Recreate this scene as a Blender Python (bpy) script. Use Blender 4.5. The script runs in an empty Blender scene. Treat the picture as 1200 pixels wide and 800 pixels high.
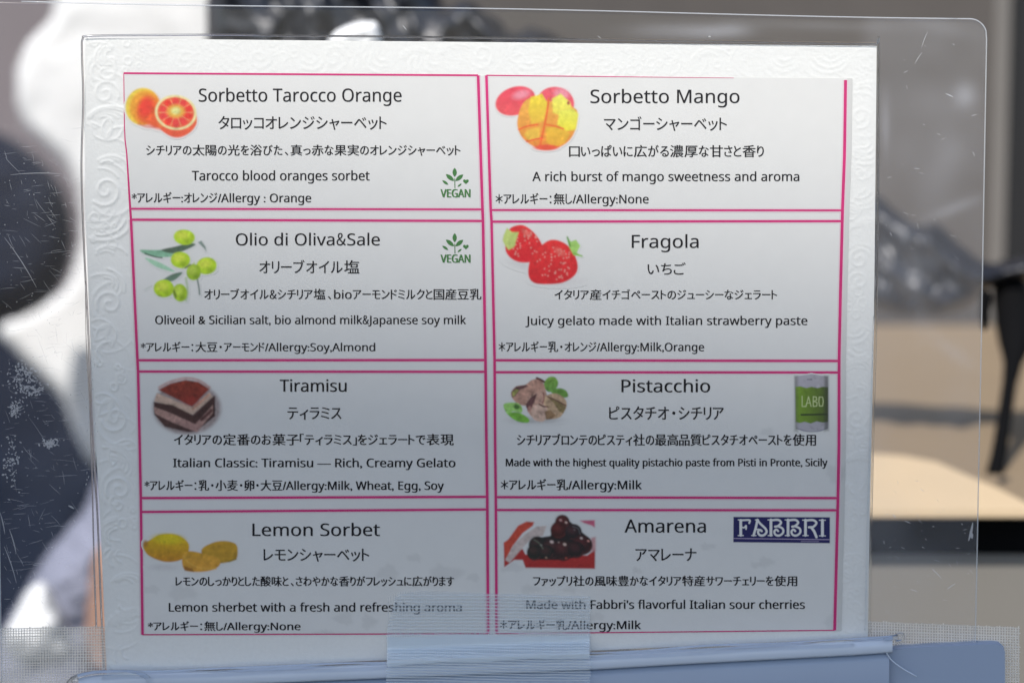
import bpy, math, random
import numpy as np
from mathutils import Vector, noise

# ------------------------------------------------------------------ camera, light, exposure
sc = bpy.context.scene
COL = sc.collection
rad = math.radians
Z0, D, TH, S = 1.10, 0.62, rad(6.0), 0.33 / 1200.0
cam = bpy.data.objects.new('camera', bpy.data.cameras.new('camera'))
COL.objects.link(cam)
cam.location = (0, -D * math.cos(TH), Z0 + D * math.sin(TH))
cam.rotation_euler = (rad(90) - TH, 0, 0)
cam.data.sensor_width = 36.0
cam.data.lens = 36.0 * D / 0.33
cam.data.clip_start = 0.01
cam.data.clip_end = 200
cam.data.dof.use_dof = True
cam.data.dof.focus_distance = D - 0.008
cam.data.dof.aperture_fstop = 8.2
sc.camera = cam

SUN_E, SUN_A = rad(50), rad(22)
SUN = np.array([-math.sin(SUN_A) * math.cos(SUN_E), -math.cos(SUN_A) * math.cos(SUN_E), math.sin(SUN_E)])
world = bpy.data.worlds.new('World')
sc.world = world
world.use_nodes = True
wn = world.node_tree
sky = wn.nodes.new('ShaderNodeTexSky')
sky.sky_type = 'NISHITA'
sky.sun_disc = False
sky.sun_elevation = SUN_E
sky.sun_rotation = math.atan2(SUN[0], SUN[1])
wn.links.new(sky.outputs[0], wn.nodes['Background'].inputs[0])
wn.nodes['Background'].inputs[1].default_value = 0.122
sl = bpy.data.lights.new('sun', 'SUN')
sl.energy = 3.5
sl.angle = rad(0.6)
sl.color = (1.0, 0.955, 0.90)
sun = bpy.data.objects.new('sun', sl)
COL.objects.link(sun)
sun.rotation_euler = Vector(SUN).to_track_quat('Z', 'Y').to_euler()
sc.view_settings.view_transform = 'Standard'
sc.view_settings.look = 'None'
sc.view_settings.gamma = 1
sc.view_settings.exposure = 0.32
sc.cycles.use_denoising = True
sc.cycles.transparent_max_bounces = 24
sc.cycles.max_bounces = 10

# ------------------------------------------------------------------ helpers
CL = np.array([0, -D * math.cos(TH), Z0 + D * math.sin(TH)])
FW = np.array([0, math.cos(TH), -math.sin(TH)])
UP = np.array([0, math.sin(TH), math.cos(TH)])
RT = np.array([1.0, 0, 0])


def ray(px, py):
    px = np.asarray(px, float)[..., None]
    py = np.asarray(py, float)[..., None]
    return RT * (px - 600) * S + UP * (400 - py) * S + FW * D


def bow(p):                                   # the slight bend of the laminated card
    x, z = p[..., 0], p[..., 2] - Z0
    return 0.0012 * np.cos(x * 13 + 0.5) + 0.0010 * np.sin(z * 17 + 0.8)


def P(px, py, d=0.0, bend=True):
    """the point of the upright surface y = d (bent like the card) that lies at a place measured on the photo"""
    r = ray(px, py)
    d = np.asarray(d, float)
    y = d + 0 * r[..., 1]
    for _ in range(4 if bend else 1):
        p = CL + r * ((y - CL[1]) / r[..., 1])[..., None]
        if bend:
            y = d + bow(p)
    return p


def Q(px, py, z):
    """the point of the level surface at height z"""
    r = ray(px, py)
    return CL + r * ((z - CL[2]) / r[..., 2])[..., None]


def lin(c):
    c = np.asarray(c, float) / 255.0
    return np.where(c <= 0.04045, c / 12.92, ((c + 0.055) / 1.055) ** 2.4)


def mat(name, col=(0.8, 0.8, 0.8), rough=0.5, spec=0.5, metal=0.0, grain=0.0, gscale=200.0, bump=0.0, attr=None,
        alpha=1.0, coat=0.0, mottling=None):
    m = bpy.data.materials.new(name)
    m.use_nodes = True
    n, l = m.node_tree.nodes, m.node_tree.links
    b = n['Principled BSDF']
    b.inputs['Base Color'].default_value = (*col, 1)
    b.inputs['Roughness'].default_value = rough
    b.inputs['Specular IOR Level'].default_value = spec
    b.inputs['Metallic'].default_value = metal
    b.inputs['Coat Weight'].default_value = coat
    b.inputs['Alpha'].default_value = alpha
    tc = n.new('ShaderNodeTexCoord')
    src = None
    if attr:
        a = n.new('ShaderNodeAttribute')
        a.attribute_name = attr
        src = a.outputs['Color']
    nz = n.new('ShaderNodeTexNoise')
    nz.inputs['Scale'].default_value = gscale
    nz.inputs['Detail'].default_value = 4
    l.new(tc.outputs['Object'], nz.inputs['Vector'])
    if grain > 0:
        mr = n.new('ShaderNodeMapRange')
        mr.inputs['To Min'].default_value = 1 - grain
        mr.inputs['To Max'].default_value = 1 + grain
        l.new(nz.outputs['Fac'], mr.inputs['Value'])
        mx = n.new('ShaderNodeMix')
        mx.data_type = 'RGBA'
        mx.blend_type = 'MULTIPLY'
        mx.inputs['Factor'].default_value = 1
        if src:
            l.new(src, mx.inputs['A'])
        else:
            mx.inputs['A'].default_value = (*col, 1)
        l.new(mr.outputs['Result'], mx.inputs['B'])
        src = mx.outputs['Result']
    if src:
        l.new(src, b.inputs['Base Color'])
    if bump > 0:
        bp = n.new('ShaderNodeBump')
        bp.inputs['Strength'].default_value = bump
        bp.inputs['Distance'].default_value = 0.001
        l.new(nz.outputs['Fac'], bp.inputs['Height'])
        l.new(bp.outputs['Normal'], b.inputs['Normal'])
    return m


def film(name, veil_col, veil, gloss=0.04, rough=0.12, attr=None, tint=(1, 1, 1), wave=0.0):
    """thin clear plastic: lets most light straight through, a little scattered, a little reflected"""
    m = bpy.data.materials.new(name)
    m.use_nodes = True
    n, l = m.node_tree.nodes, m.node_tree.links
    n.remove(n['Principled BSDF'])
    out = n['Material Output']
    tr = n.new('ShaderNodeBsdfTransparent')
    tr.inputs[0].default_value = (*tint, 1)
    df = n.new('ShaderNodeBsdfDiffuse')
    df.inputs[0].default_value = (*veil_col, 1)
    gl = n.new('ShaderNodeBsdfGlossy')
    gl.inputs['Roughness'].default_value = rough
    mx = n.new('ShaderNodeMixShader')
    mx.inputs[0].default_value = veil
    if attr:
        a = n.new('ShaderNodeAttribute')
        a.attribute_name = attr
        l.new(a.outputs['Fac'], mx.inputs[0])
    l.new(tr.outputs[0], mx.inputs[1])
    l.new(df.outputs[0], mx.inputs[2])
    lw = n.new('ShaderNodeLayerWeight')
    lw.inputs['Blend'].default_value = 0.5
    pw = n.new('ShaderNodeMath')
    pw.operation = 'POWER'
    pw.inputs[1].default_value = 5
    l.new(lw.outputs['Facing'], pw.inputs[0])
    fr = n.new('ShaderNodeMath')
    fr.operation = 'MULTIPLY_ADD'
    fr.inputs[1].default_value = 0.95
    fr.inputs[2].default_value = gloss
    l.new(pw.outputs[0], fr.inputs[0])
    m2 = n.new('ShaderNodeMixShader')
    l.new(fr.outputs[0], m2.inputs[0])
    l.new(mx.outputs[0], m2.inputs[1])
    l.new(gl.outputs[0], m2.inputs[2])
    if wave > 0:
        tc = n.new('ShaderNodeTexCoord')
        nz = n.new('ShaderNodeTexNoise')
        nz.inputs['Scale'].default_value = 60
        l.new(tc.outputs['Object'], nz.inputs['Vector'])
        bp = n.new('ShaderNodeBump')
        bp.inputs['Strength'].default_value = wave
        bp.inputs['Distance'].default_value = 0.002
        l.new(nz.outputs['Fac'], bp.inputs['Height'])
        l.new(bp.outputs['Normal'], gl.inputs['Normal'])
    l.new(m2.outputs[0], out.inputs[0])
    return m


def mesh_obj(name, V, F, m, parent=None, smooth=False, color=None, fac=None, kind=None, mats=None, midx=None):
    """V (n,3) world points, F list / array of faces -> one mesh object"""
    me = bpy.data.meshes.new(name)
    V = np.asarray(V, float).reshape(-1, 3)
    org = np.zeros(3)
    if parent is not None:
        org = np.array(parent.matrix_world.translation) if parent.parent is None else np.array(parent['_o'])
    if isinstance(F, np.ndarray):
        nf, k = F.shape
        me.vertices.add(len(V))
        me.vertices.foreach_set('co', (V - org).ravel())
        me.loops.add(nf * k)
        me.loops.foreach_set('vertex_index', F.ravel().astype(np.int32))
        me.polygons.add(nf)
        me.polygons.foreach_set('loop_start', np.arange(0, nf * k, k, dtype=np.int32))
        me.polygons.foreach_set('loop_total', np.full(nf, k, dtype=np.int32))
        me.update(calc_edges=True)
    else:
        me.from_pydata([tuple(v) for v in (V - org)], [], [tuple(int(i) for i in f) for f in F])
        me.update()
    if smooth:
        me.polygons.foreach_set('use_smooth', np.ones(len(me.polygons), bool))
    for mm in (mats or [m]):
        me.materials.append(mm)
    if midx is not None:
        me.polygons.foreach_set('material_index', np.asarray(midx, np.int32))
    if color is not None:
        a = me.color_attributes.new('print', 'FLOAT_COLOR', 'POINT')
        c = np.ones((len(V), 4))
        c[:, :3] = color
        a.data.foreach_set('color', c.ravel())
    if fac is not None:
        a = me.attributes.new('haze_amount', 'FLOAT', 'POINT')
        a.data.foreach_set('value', np.asarray(fac, float).ravel())
    o = bpy.data.objects.new(name, me)
    COL.objects.link(o)
    if parent is not None:
        o.parent = parent
        o['_o'] = list(org)
    if kind:
        o['kind'] = kind
    return o


def thing(name, label, cat, loc, group=None):
    o = bpy.data.objects.new(name, None)
    COL.objects.link(o)
    o.location = loc
    o.empty_display_size = 0.02
    o['label'] = label
    o['category'] = cat
    if group:
        o['group'] = group
    bpy.context.view_layer.update()
    return o


def part_group(name, parent, loc, label=None):
    """a part that itself parents sub-parts (an Empty, its offset written out)"""
    o = bpy.data.objects.new(name, None)
    COL.objects.link(o)
    o.parent = parent
    po = np.array(parent.location)
    o.location = Vector(np.asarray(loc) - po)
    o.empty_display_size = 0.01
    o['_o'] = [float(a) for a in loc]
    if label:
        o['label'] = label
    return o


def tag(o, label=None, cat=None, kind=None):
    if label:
        o['label'] = label
    if cat:
        o['category'] = cat
    if kind:
        o['kind'] = kind
    return o


def grid_faces(nr, nc, flip=False):
    i = np.arange(nr - 1)[:, None] * nc + np.arange(nc - 1)[None, :]
    f = np.stack([i, i + nc, i + nc + 1, i + 1], -1).reshape(-1, 4)
    return f[:, ::-1] if flip else f


def smooth01(t):
    t = np.clip(t, 0, 1)
    return t * t * (3 - 2 * t)


def interp(y, pts):
    pts = np.asarray(pts, float)
    return np.interp(y, pts[:, 0], pts[:, 1])


def seg_dist(X, Y, a, b):
    ax, ay = a
    bx, by = b
    dx, dy = bx - ax, by - ay
    L = dx * dx + dy * dy + 1e-12
    t = np.clip(((X - ax) * dx + (Y - ay) * dy) / L, 0, 1)
    return np.hypot(X - ax - t * dx, Y - ay - t * dy)


def poly_sd(X, Y, pts):
    """signed distance, negative inside"""
    d = np.full(X.shape, 1e9)
    ins = np.zeros(X.shape, bool)
    n = len(pts)
    for k in range(n):
        a, b = pts[k], pts[(k + 1) % n]
        d = np.minimum(d, seg_dist(X, Y, a, b))
        if a[1] != b[1]:
            c = ((a[1] > Y) != (b[1] > Y)) & (X < (b[0] - a[0]) * (Y - a[1]) / (b[1] - a[1]) + a[0])
            ins ^= c
    return np.where(ins, -d, d)


def spline(pts, n=8, closed=False):
    """Catmull-Rom through 2-D or 3-D points"""
    p = np.asarray(pts, float)
    out = []
    N = len(p)
    R = N if closed else N - 1
    for i in range(R):
        if closed:
            a, b, c, d = p[(i - 1) % N], p[i], p[(i + 1) % N], p[(i + 2) % N]
        else:
            a, b, c, d = p[max(i - 1, 0)], p[i], p[i + 1], p[min(i + 2, N - 1)]
        for t in np.arange(n) / n:
            out.append(0.5 * ((2 * b) + (-a + c) * t + (2 * a - 5 * b + 4 * c - d) * t * t + (-a + 3 * b - 3 * c + d) * t ** 3))
    if not closed:
        out.append(p[-1])
    return np.array(out)


def tube(path, r, sides=8, closed=False, squash=1.0):
    path = np.asarray(path, float)
    n = len(path)
    r = np.broadcast_to(np.asarray(r, float), (n,))
    T = np.gradient(path, axis=0)
    if closed:
        T = np.roll(path, -1, 0) - np.roll(path, 1, 0)
    T /= np.linalg.norm(T, axis=1)[:, None] + 1e-12
    ref = np.array([0, 1.0, 0])
    A = np.cross(T, ref)
    A /= np.linalg.norm(A, axis=1)[:, None] + 1e-12
    B = np.cross(T, A)
    V, F = [], []
    for k in range(sides):
        an = 2 * math.pi * k / sides
        V.append(path + (A * math.cos(an) + B * math.sin(an) * squash) * r[:, None])
    V = np.stack(V, 1).reshape(-1, 3)
    for i in range(n if closed else n - 1):
        j = (i + 1) % n
        for k in range(sides):
            k2 = (k + 1) % sides
            F.append((i * sides + k, i * sides + k2, j * sides + k2, j * sides + k))
    if not closed:
        F.append(tuple(range(sides))[::-1])
        F.append(tuple((n - 1) * sides + k for k in range(sides)))
    return V, F


def join(parts):
    V, F, o = [], [], 0
    for v, f in parts:
        V.append(np.asarray(v, float).reshape(-1, 3))
        F += [tuple(int(i) + o for i in q) for q in f]
        o += len(V[-1])
    return np.concatenate(V), F


def box(a, b):
    x0, y0, z0 = a
    x1, y1, z1 = b
    V = [(x0, y0, z0), (x1, y0, z0), (x1, y1, z0), (x0, y1, z0), (x0, y0, z1), (x1, y0, z1), (x1, y1, z1), (x0, y1, z1)]
    F = [(0, 3, 2, 1), (4, 5, 6, 7), (0, 1, 5, 4), (1, 2, 6, 5), (2, 3, 7, 6), (3, 0, 4, 7)]
    return V, F


def slab(front, back, nr, nc):
    """closed body from two grids of the same size"""
    V = np.concatenate([front.reshape(-1, 3), back.reshape(-1, 3)])
    N = nr * nc
    F = [grid_faces(nr, nc), grid_faces(nr, nc, True) + N]
    e = []
    rim = [i for i in range(nc)] + [i * nc + nc - 1 for i in range(1, nr)] + \
          [(nr - 1) * nc + i for i in range(nc - 2, -1, -1)] + [i * nc for i in range(nr - 2, 0, -1)]
    for a, b in zip(rim, rim[1:] + rim[:1]):
        e.append((a, b, b + N, a + N))
    F.append(np.array(e))
    return V, np.concatenate(F)


# ------------------------------------------------------------------ lettering
_fc = bpy.data.curves.new('lettering', 'FONT')
_fo = bpy.data.objects.new('lettering', _fc)
COL.objects.link(_fo)
_fc.resolution_u = 3
_cache = {}
CAP = 0.714


def sans(s):
    """plain letters -> the sans-serif alphabet of the bundled symbol font, which has the shapes the card uses"""
    return ''.join(chr(0x1D5A0 + ord(c) - 65) if 'A' <= c <= 'Z' else chr(0x1D5BA + ord(c) - 97) if 'a' <= c <= 'z' else c for c in s)


def glyphs(s, bold=0.0):
    s = sans(s)
    key = (s, bold)
    if key not in _cache:
        _fc.body = s
        _fc.offset = bold
        bpy.context.view_layer.update()
        ev = _fo.evaluated_get(bpy.context.evaluated_depsgraph_get())
        me = ev.to_mesh()
        v = np.array([(q.co.x, q.co.y) for q in me.vertices]).reshape(-1, 2)
        f = [tuple(p.vertices) for p in me.polygons]
        ev.to_mesh_clear()
        _cache[key] = (v, f)
    return _cache[key]


def is_cjk(c):
    return 0x2000 < ord(c) < 0x1D000 and c != '—'


SMALL = 'ャュョッェィァゃっ'


def line_shape(s, bold=0.0):
    """lay one line out: runs of Latin letters set as they are, kana set narrow, kanji square"""
    V, F, x, o = [], [], 0.0, 0
    runs, cur = [], ''
    for c in s:
        if is_cjk(c):
            if cur:
                runs.append(cur)
                cur = ''
            runs.append(c)
        else:
            cur += c
    if cur:
        runs.append(cur)
    for r in runs:
        if len(r) == 1 and is_cjk(r):
            v, f = glyphs(r, bold)
            v = v.copy()
            kana = 0x3040 <= ord(r) <= 0x30ff
            k = 0.78 if kana else (0.96 if ord(r) > 0x4000 and ord(r) < 0xff00 else 0.8)
            w = (v[:, 0].max() - v[:, 0].min()) * k
            v[:, 0] = (v[:, 0] - v[:, 0].min()) * k
            gap = 0.055 if kana else 0.045
            if r in '：・、':
                gap = 0.16
            if r == '「':
                gap = 0.03
            x += gap
            v[:, 0] += x
            x += w + gap
        else:
            v, f = glyphs('|' + r + '|', bold)
            bar, _ = glyphs('||', bold)
            bw = glyphs('|', bold)[0]
            adv = bar[:, 0].max() - bw[:, 0].max()
            full = v[:, 0].max() - bar[:, 0].max()          # the run's own advance
            nb = len(bw)
            # drop the guide bars: they are the left-most and right-most glyph islands
            keep = np.ones(len(v), bool)
            lo, hi = v[:, 0].min() + (bw[:, 0].max() - bw[:, 0].min()) + 1e-4, v[:, 0].max() - (bw[:, 0].max() - bw[:, 0].min()) - 1e-4
            keep &= (v[:, 0] > lo) & (v[:, 0] < hi)
            idx = -np.ones(len(v), int)
            idx[keep] = np.arange(keep.sum())
            f = [tuple(idx[i] for i in q) for q in f if all(keep[i] for i in q)]
            v = v[keep].copy()
            v[:, 0] += x - adv
            x += full
        if len(v):
            V.append(v)
            F += [tuple(i + o for i in q) for q in f]
            o += len(v)
    return np.concatenate(V), F


def put_text(s, x0, x1, ytop, ybase, parent, m, name='text_line', d=-0.00026, bold=0.0, slope=0.0):
    v, f = line_shape(s)
    v = v.copy()
    a, b = v[:, 0].min(), v[:, 0].max()
    X = x0 + (v[:, 0] - a) / (b - a) * (x1 - x0)
    if all(is_cjk(c) for c in s):
        t, u = v[:, 1].max(), v[:, 1].min()
        Y = ytop + (t - v[:, 1]) / (t - u) * (ybase - ytop)
    else:
        Y = ybase - v[:, 1] / CAP * (ybase - ytop)
    if not bold:
        return mesh_obj(name, P(X, Y, d), f, m, parent)
    n = len(X)                     # heavier print: the same letters struck twice, a hair apart
    V = np.concatenate([P(X - bold, Y, d), P(X + bold, Y + bold * 0.5, d - 0.00001)])
    return mesh_obj(name, V, list(f) + [tuple(i + n for i in q) for q in f], m, parent)


# ------------------------------------------------------------------ printed pictures (flat print: a fine grid that carries ink colours)
WHITE = lin((205, 203, 203))


class Pic:
    def __init__(s, x0, y0, x1, y1, res=0.5, local=(215, 212, 210)):
        s.x = np.arange(x0, x1 + res, res)
        s.y = np.arange(y0, y1 + res, res)
        s.X, s.Y = np.meshgrid(s.x, s.y)
        s.loc = lin(local)
        s.rgb = np.ones(s.X.shape + (3,)) * PAPER
        s.a = np.zeros(s.X.shape)

    def ink(s, c):
        return np.clip(lin(c) / s.loc, 0, 1.05) * PAPER

    def blend(s, w, c):
        w = np.clip(w, 0, 1)
        s.rgb = s.rgb * (1 - w[..., None]) + c * w[..., None]
        s.a = np.maximum(s.a, w)

    def poly(s, pts, c, soft=0.8, c2=None, ang=90, op=1.0, curved=False):
        if curved:
            pts = [tuple(q) for q in spline(pts, 5, True)]
        sd = poly_sd(s.X, s.Y, pts)
        s.blend(op * smooth01(0.5 - sd / (2 * soft)), s._grad(c, c2, ang, pts))

    def _grad(s, c, c2, ang, pts):
        c = s.ink(c)
        if c2 is None:
            return c
        p = np.asarray(pts, float)
        ca, sa = math.cos(rad(ang)), math.sin(rad(ang))
        q = p[:, 0] * ca + p[:, 1] * sa
        t = np.clip(((s.X * ca + s.Y * sa) - q.min()) / (q.max() - q.min() + 1e-9), 0, 1)[..., None]
        return c * (1 - t) + s.ink(c2) * t

    def ell(s, cx, cy, rx, ry, c, rot=0, soft=0.8, c2=None, ang=90, op=1.0):
        cr, sr = math.cos(rad(rot)), math.sin(rad(rot))
        u = (s.X - cx) * cr + (s.Y - cy) * sr
        v = -(s.X - cx) * sr + (s.Y - cy) * cr
        q = np.hypot(u / rx, v / ry)
        sd = (q - 1) * min(rx, ry)
        s.blend(op * smooth01(0.5 - sd / (2 * soft)), s._grad(c, c2, ang, [(cx - rx, cy - ry), (cx + rx, cy + ry)]))

    def stroke(s, pts, w, c, soft=0.6, op=1.0, curved=True):
        if curved and len(pts) > 2:
            pts = spline(pts, 5)
        d = np.full(s.X.shape, 1e9)
        for a, b in zip(pts[:-1], pts[1:]):
            d = np.minimum(d, seg_dist(s.X, s.Y, a, b))
        s.blend(op * smooth01(0.5 - (d - w / 2) / (2 * soft)), s.ink(c))

    def mottle(s, amt, seed, scale=3.0):
        r = np.random.RandomState(seed)
        n = r.rand(int(len(s.y) / scale) + 3, int(len(s.x) / scale) + 3)
        yi, xi = np.arange(len(s.y)) / scale, np.arange(len(s.x)) / scale
        y0, x0 = yi.astype(int), xi.astype(int)
        fy, fx = (yi - y0)[:, None], (xi - x0)[None, :]
        g = (n[np.ix_(y0, x0)] * (1 - fy) * (1 - fx) + n[np.ix_(y0 + 1, x0)] * fy * (1 - fx) +
             n[np.ix_(y0, x0 + 1)] * (1 - fy) * fx + n[np.ix_(y0 + 1, x0 + 1)] * fy * fx)
        s.rgb *= (1 + (g - 0.5) * 2 * amt * s.a)[..., None]

    def speckle(s, n, seed, amt=0.22, size=2.2):
        """small soft lights and darks of the printed photograph"""
        r = random.Random(seed)
        ys_, xs_ = np.where(s.a > 0.6)
        for _ in range(n):
            k = r.randrange(len(ys_))
            cx, cy = s.x[xs_[k]], s.y[ys_[k]]
            rx, ry, ro = size * r.uniform(0.4, 1.6), size * r.uniform(0.25, 0.8), r.uniform(0, math.pi)
            u = (s.X - cx) * math.cos(ro) + (s.Y - cy) * math.sin(ro)
            v = -(s.X - cx) * math.sin(ro) + (s.Y - cy) * math.cos(ro)
            w = np.exp(-(u / rx) ** 2 - (v / ry) ** 2)
            s.rgb *= (1 + w * s.a * r.uniform(-amt, amt * 0.9))[..., None]

    def blur(s, k=1):
        def b(A):
            for _ in range(k):
                Pd = np.pad(A, ((1, 1), (1, 1)) + ((0, 0),) * (A.ndim - 2), mode='edge')
                A = (Pd[1:-1, 1:-1] * 4 + Pd[:-2, 1:-1] * 2 + Pd[2:, 1:-1] * 2 + Pd[1:-1, :-2] * 2 + Pd[1:-1, 2:] * 2 +
                     Pd[:-2, :-2] + Pd[:-2, 2:] + Pd[2:, :-2] + Pd[2:, 2:]) / 16
            return A
        s.rgb, s.a = b(s.rgb), b(s.a)

    def build(s, name, parent, blur=2, d=-0.00025):
        s.blur(blur)
        nr, nc = s.X.shape
        F = grid_faces(nr, nc)
        keep = s.a.ravel()[F].max(1) > 0.02
        F = F[keep]
        used = np.unique(F)
        m = -np.ones(nr * nc, int)
        m[used] = np.arange(len(used))
        pts = P(s.X.ravel()[used], s.Y.ravel()[used], d)
        return mesh_obj(name, pts, m[F], M['ink'], parent, color=s.rgb.reshape(-1, 3)[used])


# ------------------------------------------------------------------ materials
PAPER = np.array([0.705, 0.70, 0.675])
M = {}
M['backing'] = mat('embossed_white_paper', (0.775, 0.775, 0.745), 0.62, 0.35, grain=0.05, gscale=900, bump=0.1)
M['sheet'] = mat('printed_paper', tuple(PAPER), 0.6, 0.25, attr='print', grain=0.03, gscale=160)
M['ink'] = mat('printed_picture', (1, 1, 1), 0.6, 0.25, attr='print')
M['text'] = mat('black_toner', (0.010, 0.010, 0.014), 0.6, 0.15)
M['pink'] = mat('magenta_frame_ink', (0.60, 0.022, 0.17), 0.5, 0.3, grain=0.25, gscale=90)
M['bleed'] = mat('pink_ink_bleed', (0.69, 0.57, 0.60), 0.6, 0.25)
M['green'] = mat('green_badge_ink', (0.055, 0.19, 0.05), 0.55, 0.3)
M['pouch'] = film('clear_laminate', (0.80, 0.82, 0.88), 0.05, 0.012, 0.10, attr='haze_amount')
M['edge'] = film('laminate_cut_edge', (0.85, 0.88, 0.9), 0.35, 0.06, 0.1)
M['scratch'] = film('scratched_plastic', (0.9, 0.92, 0.95), 0.34, 0.05, 0.3)
M['threadf'] = film('white_tape_thread', (0.84, 0.93, 1.0), 0.42, 0.05, 0.3)
M['threadb'] = film('beige_tape_thread', (0.90, 0.85, 0.77), 0.88, 0.05, 0.3)
M['tapefilm'] = film('milky_tape_film', (0.78, 0.90, 1.0), 0.13, 0.05, 0.15)
M['tapeband'] = film('painted_skylight_film', (0.80, 0.92, 1.0), 0.50, 0.05, 0.15)  # whiter film, skylight on the tape put into its colour
M['tapefilmb'] = film('milky_tape_back_film', (0.74, 0.70, 0.64), 0.16, 0.05, 0.2)

gm = bpy.data.materials.new('clear_bead')
gm.use_nodes = True
gb = gm.node_tree.nodes['Principled BSDF']
gb.inputs['Base Color'].default_value = (0.96, 0.98, 1, 1)
gb.inputs['Transmission Weight'].default_value = 1
gb.inputs['Roughness'].default_value = 0.06
gb.inputs['IOR'].default_value = 1.22
M['glass'] = gm

# ------------------------------------------------------------------ the laminated menu card
cardT = thing('laminated_menu_card', 'laminated gelato menu card with eight pink framed flavour panels, held upright by mesh tape',
              'menu card', P(570, 780, 0.0))
rnd = random.Random(5)

LP = [(45, 100), (150, 99), (250, 100), (400, 106), (480, 110), (620, 118), (790, 125)]     # paper's left edge by height
RP = [(45, 1027.5), (300, 1025), (420, 1023.5), (620, 1019), (790, 1016.5)]


def paper_xy(u, v):
    ty, by = 45 + 9 * u, 788 - 41 * u
    y = ty + (by - ty) * v
    return interp(y, LP) + (interp(y, RP) - interp(y, LP)) * u, y


# relief of scrolls and leaves pressed into the border of the backing paper
HR = 0.8
hx0, hy0, hx1, hy1 = 90, 36, 1036, 800
Hh = np.zeros((int((hy1 - hy0) / HR) + 2, int((hx1 - hx0) / HR) + 2))


def stamp(pts, w, h):
    pts = np.asarray(pts, float)
    x0, y0 = pts.min(0) - 3 * w
    x1, y1 = pts.max(0) + 3 * w
    i0, i1 = max(int((y0 - hy0) / HR), 0), min(int((y1 - hy0) / HR) + 1, Hh.shape[0])
    j0, j1 = max(int((x0 - hx0) / HR), 0), min(int((x1 - hx0) / HR) + 1, Hh.shape[1])
    if i1 <= i0 or j1 <= j0:
        return
    Y, X = np.meshgrid(hy0 + np.arange(i0, i1) * HR, hx0 + np.arange(j0, j1) * HR, indexing='ij')
    d = np.full(X.shape, 1e9)
    for a, b in zip(pts[:-1], pts[1:]):
        d = np.minimum(d, seg_dist(X, Y, a, b))
    Hh[i0:i1, j0:j1] = np.maximum(Hh[i0:i1, j0:j1], h * np.exp(-(d / w) ** 2))


def scroll(cx, cy, r, sgn, a0, h=1.0):
    t = np.linspace(0, 1, 34)
    an = a0 + sgn * t * 2 * math.pi * 1.35
    rr = r * (1 - 0.82 * t)
    stamp(np.stack([cx + rr * np.cos(an), cy + rr * np.sin(an)], 1), 1.9, h)


def leaf_fan(cx, cy, L, dirn, n, spread, h=0.8):
    for k in range(n):
        a = dirn + spread * (k / (n - 1) - 0.5)
        t = np.linspace(0, 1, 12)
        c = (k / (n - 1) - 0.5) * 1.1
        x = cx + L * t * np.cos(a + c * t)
        y = cy + L * t * np.sin(a + c * t)
        stamp(np.stack([x, y], 1), 1.4, h * rnd.uniform(0.6, 1))


def arc(cx, cy, r, a0, span, w=1.5, h=0.8, sq=1.0):
    t = np.linspace(0, 1, 20)
    an = a0 + span * t
    rr_ = r * (1 + 0.25 * t)
    stamp(np.stack([cx + rr_ * np.cos(an), cy + sq * rr_ * np.sin(an)], 1), w, h)


def ornament(cx, cy, w, vertical, k):
    s = 1 if k % 2 else -1
    base = rnd.uniform(0, 6.28)
    kind = rnd.choice('cccsslb')
    if kind == 'c':                                  # nested crescents of a curling leaf
        ox, oy = cx + rnd.uniform(-6, 6), cy + rnd.uniform(-5, 5)
        a0 = rnd.choice([-2.8, -2.4, 0.3, 2.6])
        for q in range(rnd.choice([3, 4, 5])):
            arc(ox + q * 1.5 * s, oy + q * 2.2, w * (0.22 + 0.15 * q), a0 + rnd.uniform(-0.2, 0.2), s * rnd.uniform(1.3, 2.3), rnd.uniform(1.2, 2.2), rnd.uniform(0.5, 1.0), 0.8)
    elif kind == 's':
        scroll(cx, cy, w * rnd.uniform(0.35, 0.5), s, base, 0.8)
        arc(cx + 4, cy + 4, w * 0.62, base, s * 2.0, 2.2, 0.6)
        arc(cx - 4, cy - 6, w * 0.7, base + 2.5, -s * 1.6, 1.4, 0.6)
    elif kind == 'l':
        for q in range(3):
            a0 = base + q * 0.8
            L = w * 0.7
            for sg in (1, -1):
                t = np.linspace(0, 1, 14)
                x = cx + L * t * math.cos(a0) - sg * 6 * np.sin(math.pi * t) * math.sin(a0)
                y = cy + L * t * math.sin(a0) + sg * 6 * np.sin(math.pi * t) * math.cos(a0)
                stamp(np.stack([x, y], 1), 1.4, 0.7)
    else:
        for q in range(8):
            stamp_ring(cx + rnd.uniform(-0.45, 0.45) * w, cy + rnd.uniform(-0.5, 0.5) * w, rnd.uniform(2.5, 5.5))
    if rnd.random() < 0.6:
        arc(cx + rnd.uniform(-10, 10), cy + rnd.uniform(-10, 10), w * rnd.uniform(0.5, 0.9), rnd.uniform(0, 6.28), s * rnd.uniform(0.8, 1.6), 1.3, 0.55)


def stamp_ring(cx, cy, r):
    an = np.linspace(0, 2 * math.pi, 14)
    stamp(np.stack([cx + r * np.cos(an), cy + r * np.sin(an)], 1), 1.2, 0.7)


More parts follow.
